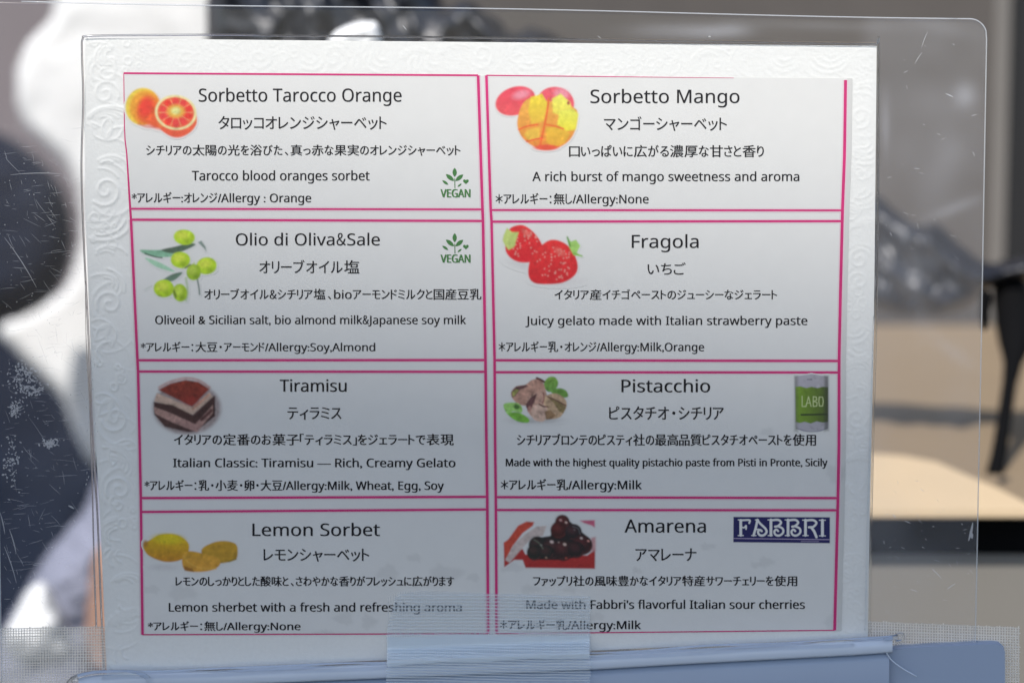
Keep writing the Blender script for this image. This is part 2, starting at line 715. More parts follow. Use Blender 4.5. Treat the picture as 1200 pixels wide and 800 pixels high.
k = 0
for yy in np.arange(58, 770, 27):
    xl, xr = interp(yy, LP), interp(yy, RP)
    ornament(xl + 24, yy + rnd.uniform(-4, 4), 38, True, k)
    ornament(xr - 18, yy + rnd.uniform(-4, 4), 30, True, k + 1)
    k += 1
for xx in np.arange(130, 1010, 29):
    ornament(xx, 66 + rnd.uniform(-3, 3), 34, False, k)
    k += 1
for _ in range(260):                      # faint wrinkles of the warped paper
    x, y = rnd.uniform(100, 1025), rnd.uniform(48, 780)
    a = rnd.uniform(-0.5, 0.5)
    L = rnd.uniform(5, 16)
    stamp([(x, y), (x + L * math.cos(a) * 0.5, y + L * math.sin(a) * 0.5 + 1), (x + L * math.cos(a), y + L * math.sin(a))], 0.9, rnd.uniform(0.1, 0.4))


def relief(X, Y):
    fi = np.clip((Y - hy0) / HR, 0, Hh.shape[0] - 2)
    fj = np.clip((X - hx0) / HR, 0, Hh.shape[1] - 2)
    i, j = fi.astype(int), fj.astype(int)
    a, b = fi - i, fj - j
    return Hh[i, j] * (1 - a) * (1 - b) + Hh[i + 1, j] * a * (1 - b) + Hh[i, j + 1] * (1 - a) * b + Hh[i + 1, j + 1] * a * b


def paper_patch(u, v):
    U, Vv = np.meshgrid(u, v)
    X, Y = paper_xy(U, Vv)
    edge = np.minimum(np.minimum(U, 1 - U) * 920, np.minimum(Vv, 1 - Vv) * 740)
    side = 0.45 + 0.75 * smooth01((170 - X) / 30) + 0.25 * smooth01((Y - 350) / 200)
    h = relief(X, Y) * smooth01(edge / 5) * 0.00024 * side * (0.55 + 0.45 * smooth01((Y - 60) / 200))
    return P(X, Y, -h).reshape(-1, 3), grid_faces(len(v), len(u))


us, ue, vt = 62 / 925, 1 - 48 / 925, 50 / 742
parts = [paper_patch(np.linspace(0, us, 64), np.linspace(0, 1, 680)),
         paper_patch(np.linspace(ue, 1, 50), np.linspace(0, 1, 680)),
         paper_patch(np.linspace(us, ue, 800), np.linspace(0, vt, 52)),
         paper_patch(np.linspace(us, ue, 90), np.linspace(vt, 1, 80))]
VV, FF, off = [], [], 0
for v, f in parts:
    VV.append(v)
    FF.append(f + off)
    off += len(v)
u = np.linspace(0, 1, 40)
U, Vv = np.meshgrid(u, u)
X, Y = paper_xy(U, Vv)
VV.append(P(X, Y, 0.0003).reshape(-1, 3))
FF.append(grid_faces(40, 40, True) + off)
o = mesh_obj('backing_paper', np.concatenate(VV), np.concatenate(FF), M['backing'], cardT, smooth=True)
tag(o, 'white backing paper with embossed scroll and leaf border')

# the printed sheet, a touch greyer than the border, with water stains low down
L_ = [(86, 145), (160, 146), (180, 148.5), (245, 152.6), (259, 153.6), (294, 155.2), (420, 161), (435, 161.8), (520, 163.7), (583, 165), (742, 167)]
CLl = [(88, 560.3), (245, 565.4), (258, 566), (422, 568.9), (520, 570), (583, 571), (742, 572)]
CRr = [(88, 570), (245, 575), (258, 576), (422, 579.6), (520, 580.2), (583, 581), (742, 582)]
R_ = [(86, 991), (180, 989.7), (246, 987.3), (340, 985), (422, 983.3), (520, 983.2), (583, 982), (742, 978)]
nr, nc = 270, 340
v, u = np.meshgrid(np.linspace(0, 1, nr), np.linspace(0, 1, nc), indexing='ij')
Y = (86 + 6 * u) + (742 - 3 * u - 86 - 6 * u) * v
X = interp(Y, L_) + (interp(Y, R_) + 8 - interp(Y, L_)) * u
colr = np.ones(X.shape + (3,)) * PAPER
r2 = np.random.RandomState(3)
stains = [(178, 690, 11, 5), (212, 694, 17, 9), (486, 653, 9, 5), (455, 670, 13, 9), (520, 672, 20, 10), (432, 728, 9, 9), (404, 724, 11, 8),
          (555, 676, 8, 5), (620, 690, 12, 5), (668, 690, 8, 4), (746, 668, 6, 4), (897, 658, 9, 6), (885, 662, 6, 4), (980, 555, 12, 11),
          (828, 640, 9, 4), (975, 730, 8, 14), (600, 664, 14, 6), (900, 506, 8, 5), (380, 742, 14, 5), (700, 722, 10, 5)]
for (cx, cy, rx, ry) in stains:
    an = np.arctan2(Y - cy, X - cx)
    q = np.hypot((X - cx) / rx, (Y - cy) / ry) * (1 + 0.18 * np.sin(3 * an + cx) + 0.1 * np.sin(7 * an + cy))
    w = smooth01((1.15 - q) / 0.45) * 0.09
    colr *= (1 - w)[..., None]
rightband = smooth01((X - interp(Y, R_) - 1) / 2)             # darker strip beside the right frame line
colr *= (1 - 0.14 * rightband)[..., None]
dz = -0.00018 - 0.0 * X
sheet = mesh_obj('printed_sheet', P(X, Y, dz).reshape(-1, 3), grid_faces(nr, nc), M['sheet'], cardT, smooth=True, color=colr.reshape(-1, 3))
tag(sheet, 'thin greyish printed sheet with a few water stains near its foot')


def ribbon(pts, w, d=-0.00022):
    """flat line of ink through photo points; w = width in the same units"""
    pts = np.asarray(pts, float)
    seg = []
    for a, b in zip(pts[:-1], pts[1:]):
        n = max(1, int(np.hypot(*(b - a)) / 8))
        seg += [a + (b - a) * t / n for t in range(n)]
    seg.append(pts[-1])
    p = np.array(seg)
    T = np.gradient(p, axis=0)
    T /= np.linalg.norm(T, axis=1)[:, None]
    N = np.stack([-T[:, 1], T[:, 0]], 1)
    w = np.broadcast_to(np.asarray(w, float), (len(p),))[:, None] if np.ndim(w) == 0 else \
        np.interp(np.linspace(0, 1, len(p)), np.linspace(0, 1, len(w)), w)[:, None]
    A, B = p + N * w / 2, p - N * w / 2
    V = P(np.concatenate([A[:, 0], B[:, 0]]), np.concatenate([A[:, 1], B[:, 1]]), d)
    n = len(p)
    return V, [(i, i + 1, n + i + 1, n + i) for i in range(n - 1)]


ROWS = {  # row: (top-left, top-right, bottom-left, bottom-right) heights, left column then right column
    ('l', 1): (86, 88.5, 244.7, 245.5), ('r', 1): (88.5, 94, 246.2, 246.6),
    ('l', 2): (257.5, 259, 422, 421.8), ('r', 2): (259.8, 259.2, 422, 422.8),
    ('l', 3): (435.2, 435.5, 583.3, 581.8), ('r', 3): (436, 436.3, 582.2, 583.3),
    ('l', 4): (599.5, 596.6, 743.2, 742), ('r', 4): (597.2, 597.5, 742, 738)}
cells = {}
LBL = {('l', 1): 'blood orange sorbet panel at the upper left', ('r', 1): 'mango sorbet panel with a cubed mango picture',
       ('l', 2): 'olive oil and salt panel with a green olive twig', ('r', 2): 'strawberry panel with two strawberries',
       ('l', 3): 'tiramisu panel with a layered cake picture', ('r', 3): 'pistachio panel with nuts and a green tin',
       ('l', 4): 'lemon sorbet panel with three lemons', ('r', 4): 'sour cherry panel with a navy logo'}
for (c, r), (tl, tr, bl, br) in ROWS.items():
    LT, RTt = (L_, CLl) if c == 'l' else (CRr, R_)
    mid = ((interp(tl, LT) + interp(tl, RTt)) / 2, (tl + bl) / 2)
    g = part_group('menu_panel', cardT, P(mid[0], mid[1], -0.0002), LBL[(c, r)])
    cells[(c, r)] = g
    wide = 2.7 if r > 1 else 2.2
    ys0, ys1 = (tl, ROWS[(c, r + 1)][0] if r < 4 else bl)
    yl = np.linspace(ys0, ys1, 12)
    ye = np.linspace(tr, ROWS[(c, r + 1)][1] if r < 4 else br, 12)
    wl = [0.9, 1.1, 1.8, 2.8] if (c, r) == ('l', 1) else 3.1
    wr = 3.5 if c == 'r' else 3.3
    fr = [ribbon(np.stack([interp(yl, LT), yl], 1), wl),
          ribbon(np.stack([interp(ye, RTt), ye], 1), wr),
          ribbon([(interp(tl, LT), tl), (interp(tr, RTt), tr)], [wide, wide, 0.9, 0.5] if (c, r) == ('r', 1) else wide, -0.00023),
          ribbon([(interp(bl, LT), bl), (interp(br, RTt), br)], 1.3 if r == 4 else wide + 0.1, -0.00023)]
    if (c, r) == ('r', 1):
        fr[2] = ribbon([(interp(tl, LT), tl), (760, 90.5), (860, 91.5)], [1.4, 0.9, 0.5], -0.00023)
    V, F = join(fr)
    mesh_obj('frame', V, F, M['pink'], g)
    bl_ = [ribbon(np.stack([interp(ye, RTt), ye], 1), 6.5, -0.00021)]
    if (c, r) != ('l', 1):
        bl_.append(ribbon(np.stack([interp(yl, LT), yl], 1), 6.0, -0.00021))
    if r < 4:
        bl_.append(ribbon([(interp(bl, LT) + 2, bl), (interp(br, RTt) - 2, br)], 5.5, -0.000205))
    if r > 1:
        bl_.append(ribbon([(interp(tl, LT) + 2, tl), (interp(tr, RTt) - 2, tr)], 5.5, -0.000205))
    V, F = join(bl_)
    mesh_obj('frame_bleed', V, F, M['bleed'], g)

T = M['text']
TEXTS = {
    ('l', 1): [("Sorbetto Tarocco Orange", 233, 470.5, 104, 119.2), ("タロッコオレンジシャーベット", 256, 453, 136, 152.3),
               ("シチリアの太陽の光を浴びた、真っ赤な果実のオレンジシャーベット", 171.5, 539.5, 169.5, 182.5),
               ("Tarocco blood oranges sorbet", 225, 433, 200.3, 211.4), ("*アレルギー:オレンジ/Allergy : Orange", 154.5, 364.5, 227, 237)],
    ('r', 1): [("Sorbetto Mango", 692, 866.5, 105.3, 120.8), ("マンゴーシャーベット", 708, 851.6, 136.6, 153.5),
               ("口いっぱいに広がる濃厚な甘さと香り", 667, 895, 170, 184.3),
               ("A rich burst of mango sweetness and aroma", 624, 936.5, 201.5, 212.2), ("＊アレルギー：無し/Allergy:None", 581, 760, 228.2, 238.3)],
    ('l', 2): [("Olio di Oliva＆Sale", 276.5, 445, 273.6, 287.5), ("オリーブオイル塩", 304, 421, 304.5, 320.3),
               ("オリーブオイル＆シチリア塩、bioアーモンドミルクと国産豆乳", 239.5, 564, 340, 350),
               ("Oliveoil & Sicilian salt, bio almond milk＆Japanese soy milk", 182, 546, 369.8, 379.7),
               ("*アレルギー：大豆・アーモンド/Allergy:Soy,Almond", 165, 439.5, 402, 411.3)],
    ('r', 2): [("Fragola", 740.5, 818.5, 275.3, 290.4), ("いちご", 759, 803.5, 307.5, 321.7),
               ("イタリア産イチゴペーストのジューシーなジェラート", 650, 910.5, 338.8, 351.3),
               ("Juicy gelato made with Italian strawberry paste", 616, 946, 370.5, 380.6),
               ("＊アレルギー乳・オレンジ/Allergy:Milk,Orange", 584.5, 825, 401.6, 411.3)],
    ('l', 3): [("Tiramisu", 328, 406, 444.7, 458.7), ("ティラミス", 337, 400, 477, 491.5),
               ("イタリアの定番のお菓子「ティラミス」をジェラートで表現", 204, 531.5, 508, 521.5),
               ("Italian Classic: Tiramisu — Rich, Creamy Gelato", 203, 533.5, 537, 547),
               ("*アレルギー：乳・小麦・卵・大豆/Allergy:Milk, Wheat, Egg, Soy", 169.5, 520, 563.7, 573.5)],
    ('r', 3): [("Pistacchio", 728.5, 832, 444.7, 459.3), ("ピスタチオ・シチリア", 714, 848, 475.8, 491.5),
               ("シチリアブロンテのピスティ社の最高品質ピスタチオペーストを使用", 606, 956, 508, 522),
               ("Made with the highest quality pistachio paste from Pisti in Pronte, Sicily", 593, 969.5, 537.2, 545.9),
               ("＊アレルギー乳/Allergy:Milk", 587, 752, 562.8, 572.9)],
    ('l', 4): [("Lemon Sorbet", 296, 445, 613, 627.5), ("レモンシャーベット", 309, 432.5, 642.5, 657.6),
               ("レモンのしっかりとした酸味と、さわやかな香りがフレッシュに広がります", 206, 532, 674.5, 686.5),
               ("Lemon sherbet with a fresh and refreshing aroma", 198, 541, 706, 716),
               ("*アレルギー：無し/Allergy:None", 173.5, 352, 729, 737.7)],
    ('r', 4): [("Amarena", 732, 827, 608.3, 623.5), ("アマレーナ", 745, 816, 642, 657),
               ("ファップリ社の風味豊かなイタリア特産サワーチェリーを使用", 625, 934, 674, 686.3),
               ("Made with Fabbri's flavorful Italian sour cherries", 617, 943, 702.8, 712.8),
               ("＊アレルギー乳/Allergy:Milk", 586, 751, 727, 736.6)]}
for key, lines in TEXTS.items():
    for i, (s, x0, x1, yt, yb) in enumerate(lines):
        b = 0.17 if i < 2 else 0.24
        if key[1] > 2:
            b += 0.10
        if 'highest' in s:
            b = 0.36
        put_text(s, x0, x1, yt, yb, cells[key], T, 'title_text' if i == 0 else 'text_line', bold=b)

# ------------------------------------------------------------------ printed fruit pictures
# blood oranges
p = Pic(144, 99, 236, 164)
p.ell(167, 125, 20, 22, (250, 190, 70), 12, 1.2)
p.ell(170, 126, 18, 20, (252, 150, 50), 12, 2.5)
p.ell(174, 130, 14, 17, (245, 95, 45), 10, 5)
p.ell(171, 126, 8, 12, (246, 62, 48), 10, 4)
p.ell(184, 144, 12, 7, (240, 90, 50), 20, 3)
p.stroke([(162, 145), (172, 149), (182, 149)], 1.5, (190, 50, 35), 1.2, 0.6)
p.ell(207, 139, 24, 21, (245, 110, 60), 10, 1.0)
p.poly([(188, 150), (200, 160), (212, 161), (222, 155), (230, 143), (208, 148)], (248, 88, 60), 1.5, curved=True)
p.ell(206, 132, 24.5, 20.5, (252, 205, 150), 8, 0.9)
p.ell(206, 132, 21.5, 17.8, (235, 92, 60), 8, 0.8)
for q in range(10):
    a = q * 2 * math.pi / 10 + 0.3
    p.ell(206 + 13.5 * math.cos(a), 132 + 11 * math.sin(a), 6.5, 4.2, (246, 62, 62) if q % 3 else (230, 50, 45), math.degrees(a), 1.2, op=0.9)
for q in range(10):
    a = q * 2 * math.pi / 10
    p.stroke([(206 + 7 * math.cos(a), 132 + 6 * math.sin(a)), (206 + 20 * math.cos(a), 132 + 16.5 * math.sin(a))], 0.7, (250, 170, 120), 0.5, 0.7)
p.ell(206, 130.5, 10, 7.5, (250, 170, 70), 0, 3)
p.ell(206, 130, 5, 4, (250, 225, 140), 0, 2)
p.mottle(0.07, 1)
p.speckle(110, 110, 0.22)
p.mottle(0.08, 11, 8)
p.build('fruit_picture', cells[('l', 1)], 3)
# mango
p = Pic(578, 98, 682, 182)
p.ell(604, 118.5, 24, 16.5, (243, 70, 90), -18, 1.0, c2=(238, 85, 90))
p.ell(611, 111, 10, 5, (250, 150, 165), -15, 3, op=0.7)
p.ell(651, 121, 22, 19, (240, 85, 100), 10, 1.0)
p.ell(658, 110, 9, 6, (240, 150, 165), 10, 3, op=0.7)
p.poly([(616, 118), (609, 130), (606, 146), (611, 160), (622, 170), (638, 176), (655, 173), (668, 164), (675, 150), (677, 132), (672, 126), (662, 122), (640, 118), (628, 114)],
       (252, 165, 75), 1.0, c2=(246, 130, 55), curved=True)
p.poly([(622, 114), (635, 110), (642, 122), (637, 142), (623, 146), (619, 130)], (252, 198, 60), 1.3, c2=(252, 175, 65))
p.poly([(647, 116), (657, 110), (668, 120), (671, 132), (661, 138), (648, 132)], (252, 218, 95), 1.5, c2=(252, 200, 80))
p.poly([(656, 130), (672, 128), (678, 134), (675, 152), (664, 154), (653, 146)], (250, 228, 90), 1.5, c2=(250, 205, 60))
p.poly([(640, 150), (655, 148), (668, 157), (662, 168), (648, 173), (640, 166)], (250, 175, 60), 1.3, c2=(246, 160, 55))
p.poly([(618, 152), (633, 149), (632, 162), (620, 165), (614, 158)], (252, 175, 70), 1.2)
p.stroke([(608, 152), (618, 148), (630, 146)], 2.0, (238, 95, 50), 0.8)
p.stroke([(640, 146), (650, 148), (660, 151)], 2.0, (240, 105, 50), 0.8)
p.stroke([(643, 116), (641, 132), (637, 152), (633, 170)], 2.4, (240, 100, 50), 1.0)
p.stroke([(617, 166), (628, 163), (636, 162)], 1.6, (235, 80, 55), 0.7)
p.ell(640, 173, 14, 3.5, (244, 85, 60), 0, 1.2)
p.ell(666, 121, 1.6, 2.2, (150, 70, 60), 0, 0.7)
p.mottle(0.07, 2)
p.speckle(120, 120, 0.22)
p.mottle(0.08, 12, 9)
p.build('fruit_picture', cells[('r', 1)], 3)
# olives
lc = (200, 200, 202)
p = Pic(160, 265, 260, 358, local=lc)
p.poly([(164, 293), (180, 293), (196, 293), (207, 297), (200, 301), (184, 301), (172, 299)], (120, 165, 140), 0.9, curved=True)
p.stroke([(170, 297), (182, 301), (190, 302)], 1.4, (30, 50, 40), 0.6)
p.poly([(189, 293), (205, 289), (222, 285), (229, 287), (215, 294), (202, 297)], (75, 95, 80), 0.9, curved=True)
p.poly([(170, 302), (186, 307), (204, 317), (200, 318), (182, 312)], (145, 185, 160), 1.0, curved=True)
p.poly([(186, 332), (200, 322), (214, 319), (205, 328), (194, 331)], (90, 115, 100), 0.9, curved=True)
p.poly([(232, 284), (236, 282), (241, 289), (242, 295), (239, 291)], (110, 125, 120), 0.9)
p.stroke([(204, 306), (212, 314), (222, 312), (228, 308)], 1.6, (170, 185, 120), 0.8)
p.stroke([(231, 326), (233, 336), (234, 345)], 1.8, (95, 110, 105), 0.7)
p.stroke([(218, 326), (220, 342), (218, 352)], 3, (150, 170, 130), 1.0, 0.7)
p.stroke([(170, 339), (178, 335)], 1.5, (170, 180, 170), 1.0, 0.6)
for (cx, cy, rx, ry, rt, dk) in [(216, 278, 12.5, 9, 5, 0), (211.5, 304.5, 11.5, 9.5, 0, 0), (242, 311.5, 12, 10, -10, 0), (227, 319, 8.5, 9.5, 10, 25), (192, 338, 12, 10.5, 0, 0), (211, 343, 8.5, 10.5, -8, 15)]:
    p.ell(cx, cy, rx, ry, (165 - dk, 195 - dk, 40), rt, 0.8)
    p.ell(cx - 2, cy - 2.5, rx * 0.6, ry * 0.5, (192 - dk, 215 - dk, 70), rt, 3)
    p.ell(cx + rx * 0.4, cy + ry * 0.5, rx * 0.4, ry * 0.3, (130 - dk, 160 - dk, 30), rt, 3, op=0.7)
p.stroke([(204, 341), (206, 348)], 2.5, (70, 90, 30), 1.2, 0.8)
p.stroke([(217, 314), (223, 310)], 1.4, (80, 90, 40), 0.8)
p.mottle(0.09, 3)
p.speckle(140, 140, 0.22)
p.mottle(0.10, 13, 7)
p.build('fruit_picture', cells[('l', 2)], 3)
# strawberries
p = Pic(584, 260, 688, 338, local=(205, 204, 204))
p.ell(612, 310, 16, 5, (180, 178, 180), 15, 5, op=0.5)
p.ell(655, 329, 26, 6, (190, 186, 188), 0, 4, op=0.4)
p.poly([(596, 270), (606, 264), (616, 265), (628, 275), (636, 289), (634, 301), (622, 307), (608, 307), (597, 301), (592, 290)], (222, 45, 48), 0.9, c2=(200, 30, 42), curved=True)
p.poly([(622, 303), (634, 288), (646, 281), (660, 284), (671, 294), (677, 310), (674, 322), (660, 331), (640, 333), (625, 331), (619, 321)], (214, 45, 46), 0.9, c2=(196, 30, 40), curved=True)
rr = random.Random(8)
for _ in range(90):
    a, q = rr.uniform(0, 6.28), math.sqrt(rr.random())
    big = rr.random() < 0.6
    cx, cy = ((649 + 23 * q * math.cos(a), 307 + 21 * q * math.sin(a)) if big else (615 + 17 * q * math.cos(a), 286 + 17 * q * math.sin(a)))
    p.ell(cx, cy, 0.8, 1.1, (250, 150, 140), rr.uniform(0, 180), 0.5, op=0.75)
p.ell(617, 273, 6, 3, (245, 120, 110), 40, 2, op=0.6)
p.ell(656, 295, 7, 3.5, (245, 110, 100), 35, 2, op=0.6)
p.poly([(590, 276), (594, 267), (600, 272), (608, 272), (605, 281), (603, 289), (596, 293), (592, 288), (589, 282)], (175, 190, 110), 1.0)
p.poly([(664, 277), (669, 283), (675, 281), (680, 288), (676, 296), (683, 301), (672, 299), (667, 290)], (150, 190, 100), 0.9)
p.stroke([(665, 278), (668, 288)], 1.6, (70, 130, 50), 0.7)
p.stroke([(672, 297), (682, 300)], 1.4, (110, 160, 60), 0.7)
p.mottle(0.10, 4, 2.2)
p.speckle(110, 110, 0.22)
p.mottle(0.10, 14, 8)
p.build('fruit_picture', cells[('r', 2)], 3)
# tiramisu
lc = (182, 184, 190)
p = Pic(172, 438, 262, 512, local=lc)
zz = lambda pts: [(165 + x / 10.67, 435 + y / 10.67) for x, y in pts]
p.ell(219, 478, 40, 31, (110, 90, 92), 0, 3, op=0.75)
p.poly(zz([(160, 380), (660, 560), (930, 310), (930, 560), (700, 740), (600, 760), (300, 680), (170, 540)]), (52, 32, 34), 1.0)
p.poly(zz([(160, 440), (380, 520), (680, 660), (900, 420), (900, 520), (700, 760), (600, 720), (400, 640), (180, 530)]), (148, 118, 112), 1.0, c2=(135, 105, 105))
p.poly(zz([(180, 540), (400, 650), (600, 735), (560, 750), (300, 690)]), (60, 38, 38), 1.2)
p.stroke(zz([(760, 600), (830, 540), (880, 490)]), 4, (70, 40, 42), 1.5, curved=False)
p.poly(zz([(200, 270), (640, 450), (860, 260), (900, 320), (650, 540), (170, 370)]), (165, 142, 132), 1.0)
p.poly(zz([(170, 385), (400, 420), (650, 545), (920, 300), (925, 340), (680, 650), (380, 520), (170, 430)]), (58, 36, 36), 1.0)
p.poly(zz([(215, 230), (370, 150), (560, 105), (720, 130), (860, 220), (640, 440)]), (112, 42, 30), 1.3, c2=(108, 36, 32))
p.stroke(zz([(230, 200), (370, 130), (560, 85), (720, 110), (860, 200)]), 2.5, (150, 95, 90), 1.5, 0.7)
p.stroke(zz([(650, 470), (850, 290)]), 2.2, (165, 125, 110), 0.8)
p.ell(224, 470, 9, 5, (135, 45, 40), 0, 3, op=0.6)
p.mottle(0.16, 5, 2.5)
p.speckle(260, 260, 0.35)
p.mottle(0.12, 15, 5)
p.build('dessert_picture', cells[('l', 3)], 3)
# pistachios
p = Pic(586, 437, 672, 500, local=lc)
zz = lambda pts: [(580 + x / 12, 435 + y / 12) for x, y in pts]
p.ell(628, 492, 26, 4, (120, 118, 122), 0, 3, op=0.5)
p.poly(zz([(700, 140), (760, 80), (840, 80), (890, 150), (860, 240), (760, 290), (690, 220)]), (105, 145, 62), 0.8, curved=True, c2=(85, 125, 60))
p.poly(zz([(780, 270), (900, 235), (1000, 270), (1030, 350), (950, 370), (840, 330)]), (88, 128, 58), 0.8, curved=True)
p.poly(zz([(230, 290), (300, 210), (430, 185), (520, 120), (640, 110), (700, 220), (720, 420), (480, 480), (330, 460), (240, 370)]), (152, 118, 108), 0.9, curved=True)
p.poly(zz([(230, 290), (300, 215), (440, 190), (470, 210), (350, 260), (290, 340), (245, 370)]), (82, 55, 58), 0.8)
p.poly(zz([(240, 290), (300, 250), (340, 260), (280, 340), (250, 360)]), (130, 130, 75), 0.8)
p.stroke(zz([(590, 95), (640, 115), (690, 145)]), 2.6, (75, 40, 40), 0.6)
p.poly(zz([(430, 430), (500, 330), (600, 280), (700, 260), (720, 480), (640, 640), (500, 620)]), (160, 128, 118), 0.8, curved=True)
p.poly(zz([(435, 460), (500, 370), (590, 310), (560, 420), (490, 560), (440, 510)]), (85, 55, 58), 0.8)
p.ell(620, 479, 1.8, 3.5, (150, 110, 105), 20, 0.8)
p.poly(zz([(690, 380), (740, 330), (860, 310), (980, 380), (1010, 480), (960, 590), (900, 650), (780, 660), (700, 520)]), (158, 134, 112), 0.8, curved=True)
p.poly(zz([(740, 360), (850, 400), (960, 460), (1000, 500), (960, 590), (900, 560), (830, 450)]), (112, 98, 68), 0.9)
p.stroke(zz([(740, 355), (850, 400), (1000, 480)]), 1.3, (80, 50, 45), 0.6)
p.poly(zz([(520, 540), (590, 460), (700, 480), (740, 560), (700, 690), (600, 700), (530, 650)]), (172, 146, 136), 0.9, curved=True)
p.poly(zz([(700, 560), (780, 540), (860, 620), (800, 670), (720, 680)]), (120, 95, 72), 0.9)
p.stroke(zz([(620, 460), (680, 490), (740, 495)]), 1.7, (75, 45, 42), 0.6)
p.stroke(zz([(680, 300), (690, 380), (670, 450)]), 1.2, (120, 75, 70), 0.6)
p.poly(zz([(130, 455), (300, 440), (380, 500), (370, 580), (250, 560), (200, 620), (140, 550)]), (125, 168, 92), 0.9, curved=True)
p.poly(zz([(190, 600), (260, 570), (370, 590), (480, 670), (460, 720), (340, 710), (240, 660)]), (98, 150, 55), 0.9, curved=True)
p.ell(605.5, 476.5, 3.4, 3, (55, 90, 40), 10, 1.2)
p.mottle(0.08, 6)
p.speckle(240, 240, 0.35)
p.mottle(0.14, 16, 6)
p.build('nut_picture', cells[('r', 3)], 2)
# tin of pistachio paste
p = Pic(928, 436, 975, 509, 0.4, local=(178, 182, 192))
zz = lambda pts: [(920 + x / 10, 430 + y / 10) for x, y in pts]
p.poly(zz([(110, 110), (310, 80), (505, 110), (510, 700), (420, 745), (200, 745), (120, 700)]), (142, 142, 160), 0.9, c2=(135, 136, 150), ang=0)
p.poly(zz([(120, 230), (180, 225), (250, 245), (310, 230), (380, 245), (440, 230), (505, 235), (505, 640), (440, 650), (370, 635), (300, 660), (230, 640), (170, 655), (125, 640)]),
       (98, 130, 42), 0.8, c2=(58, 72, 38), ang=0)
p.stroke(zz([(260, 145), (310, 145)]), 1, (90, 90, 110), 0.6)
p.stroke(zz([(190, 558), (490, 552)]), 2, (35, 48, 28), 0.5, curved=False)
for seg in ([(200, 340), (200, 460), (240, 460)], [(245, 460), (275, 345), (305, 460)], [(258, 420), (292, 420)],
            [(330, 460), (330, 345), (365, 350), (372, 385), (335, 400), (375, 415), (372, 455), (330, 460)],
            [(400, 350), (440, 350), (448, 400), (440, 455), (402, 455), (396, 400), (400, 350)]):
    p.stroke(zz(seg), 0.9, (165, 178, 140), 0.35, curved=False)
p.stroke(zz([(130, 715), (250, 750), (400, 748), (500, 710)]), 1.2, (105, 108, 128), 0.6)
p.poly([(931, 440), (935, 440), (935, 506), (931, 505)], (70, 78, 60), 2.5, op=0.5)
p.poly([(966, 440), (971, 440), (971, 504), (966, 505)], (45, 50, 45), 2.5, op=0.6)
p.speckle(90, 5, 0.2)
p.build('tin_picture', cells[('r', 3)], 1)
# lemons
lc = (162, 172, 186)
p = Pic(164, 618, 286, 676, local=lc)
zz = lambda pts: [(160 + x / 9.23, 615 + y / 9.23) for x, y in pts]
p.poly(zz([(75, 210), (160, 150), (260, 100), (400, 95), (510, 140), (570, 220), (540, 330), (450, 385), (300, 395), (150, 340), (90, 280)]), (160, 142, 22), 0.9, c2=(140, 100, 30), curved=True)
p.ell(197, 631, 17, 6, (158, 150, 25), 2, 3)
p.ell(170.5, 637, 3, 4, (125, 95, 35), 0, 2)
p.poly(zz([(700, 270), (820, 190), (950, 170), (1070, 200), (1095, 280), (1070, 370), (930, 410), (780, 400)]), (150, 122, 36), 0.9, c2=(132, 108, 36), curved=True)
p.poly(zz([(495, 330), (560, 280), (700, 300), (880, 350), (900, 430), (800, 490), (620, 505), (510, 470)]), (150, 120, 40), 0.9, c2=(160, 122, 50), curved=True)
p.stroke(zz([(510, 330), (560, 400), (680, 460), (860, 470)]), 1.6, (165, 135, 60), 1.2, 0.8)
p.poly(zz([(515, 440), (600, 470), (620, 500), (520, 490)]), (115, 80, 30), 1.2)
p.stroke(zz([(1000, 390), (1075, 365)]), 2, (115, 100, 35), 1.0, curved=False)
p.ell(192, 664, 14, 3, (128, 132, 148), 0, 3, op=0.4)
p.mottle(0.07, 7)
p.speckle(110, 110, 0.22)
p.mottle(0.12, 17, 9)
p.build('fruit_picture', cells[('l', 4)], 2)
# cherries
lc = (164, 174, 186)
p = Pic(586, 598, 702, 671, local=lc)
zz = lambda pts: [(580 + x / 9.23, 595 + y / 9.23) for x, y in pts]
p.poly(zz([(330, 500), (1000, 510), (1085, 440), (1082, 655), (330, 645), (300, 560), (210, 560), (100, 640), (95, 370), (140, 350), (180, 500), (300, 440)]), (135, 38, 36), 0.8, c2=(128, 32, 34))
p.poly(zz([(95, 380), (150, 330), (250, 190), (340, 145), (425, 150), (410, 190), (300, 270), (200, 400), (120, 540)]), (150, 58, 46), 0.9)
p.poly(zz([(110, 560), (200, 400), (330, 280), (450, 200), (560, 190), (520, 300), (400, 320), (280, 450), (160, 590)]), (150, 146, 152), 1.0)
p.poly(zz([(920, 135), (1080, 130), (1080, 210), (1050, 190), (960, 160)]), (150, 75, 105), 1.2)
p.poly(zz([(1040, 320), (1090, 310), (1090, 460), (1040, 480)]), (150, 120, 130), 1.5)
p.poly(zz([(640, 160), (720, 90), (820, 150), (930, 250), (1030, 330), (1030, 470), (900, 530), (700, 560), (400, 555), (370, 420), (460, 320), (600, 300)]), (24, 21, 24), 0.8)
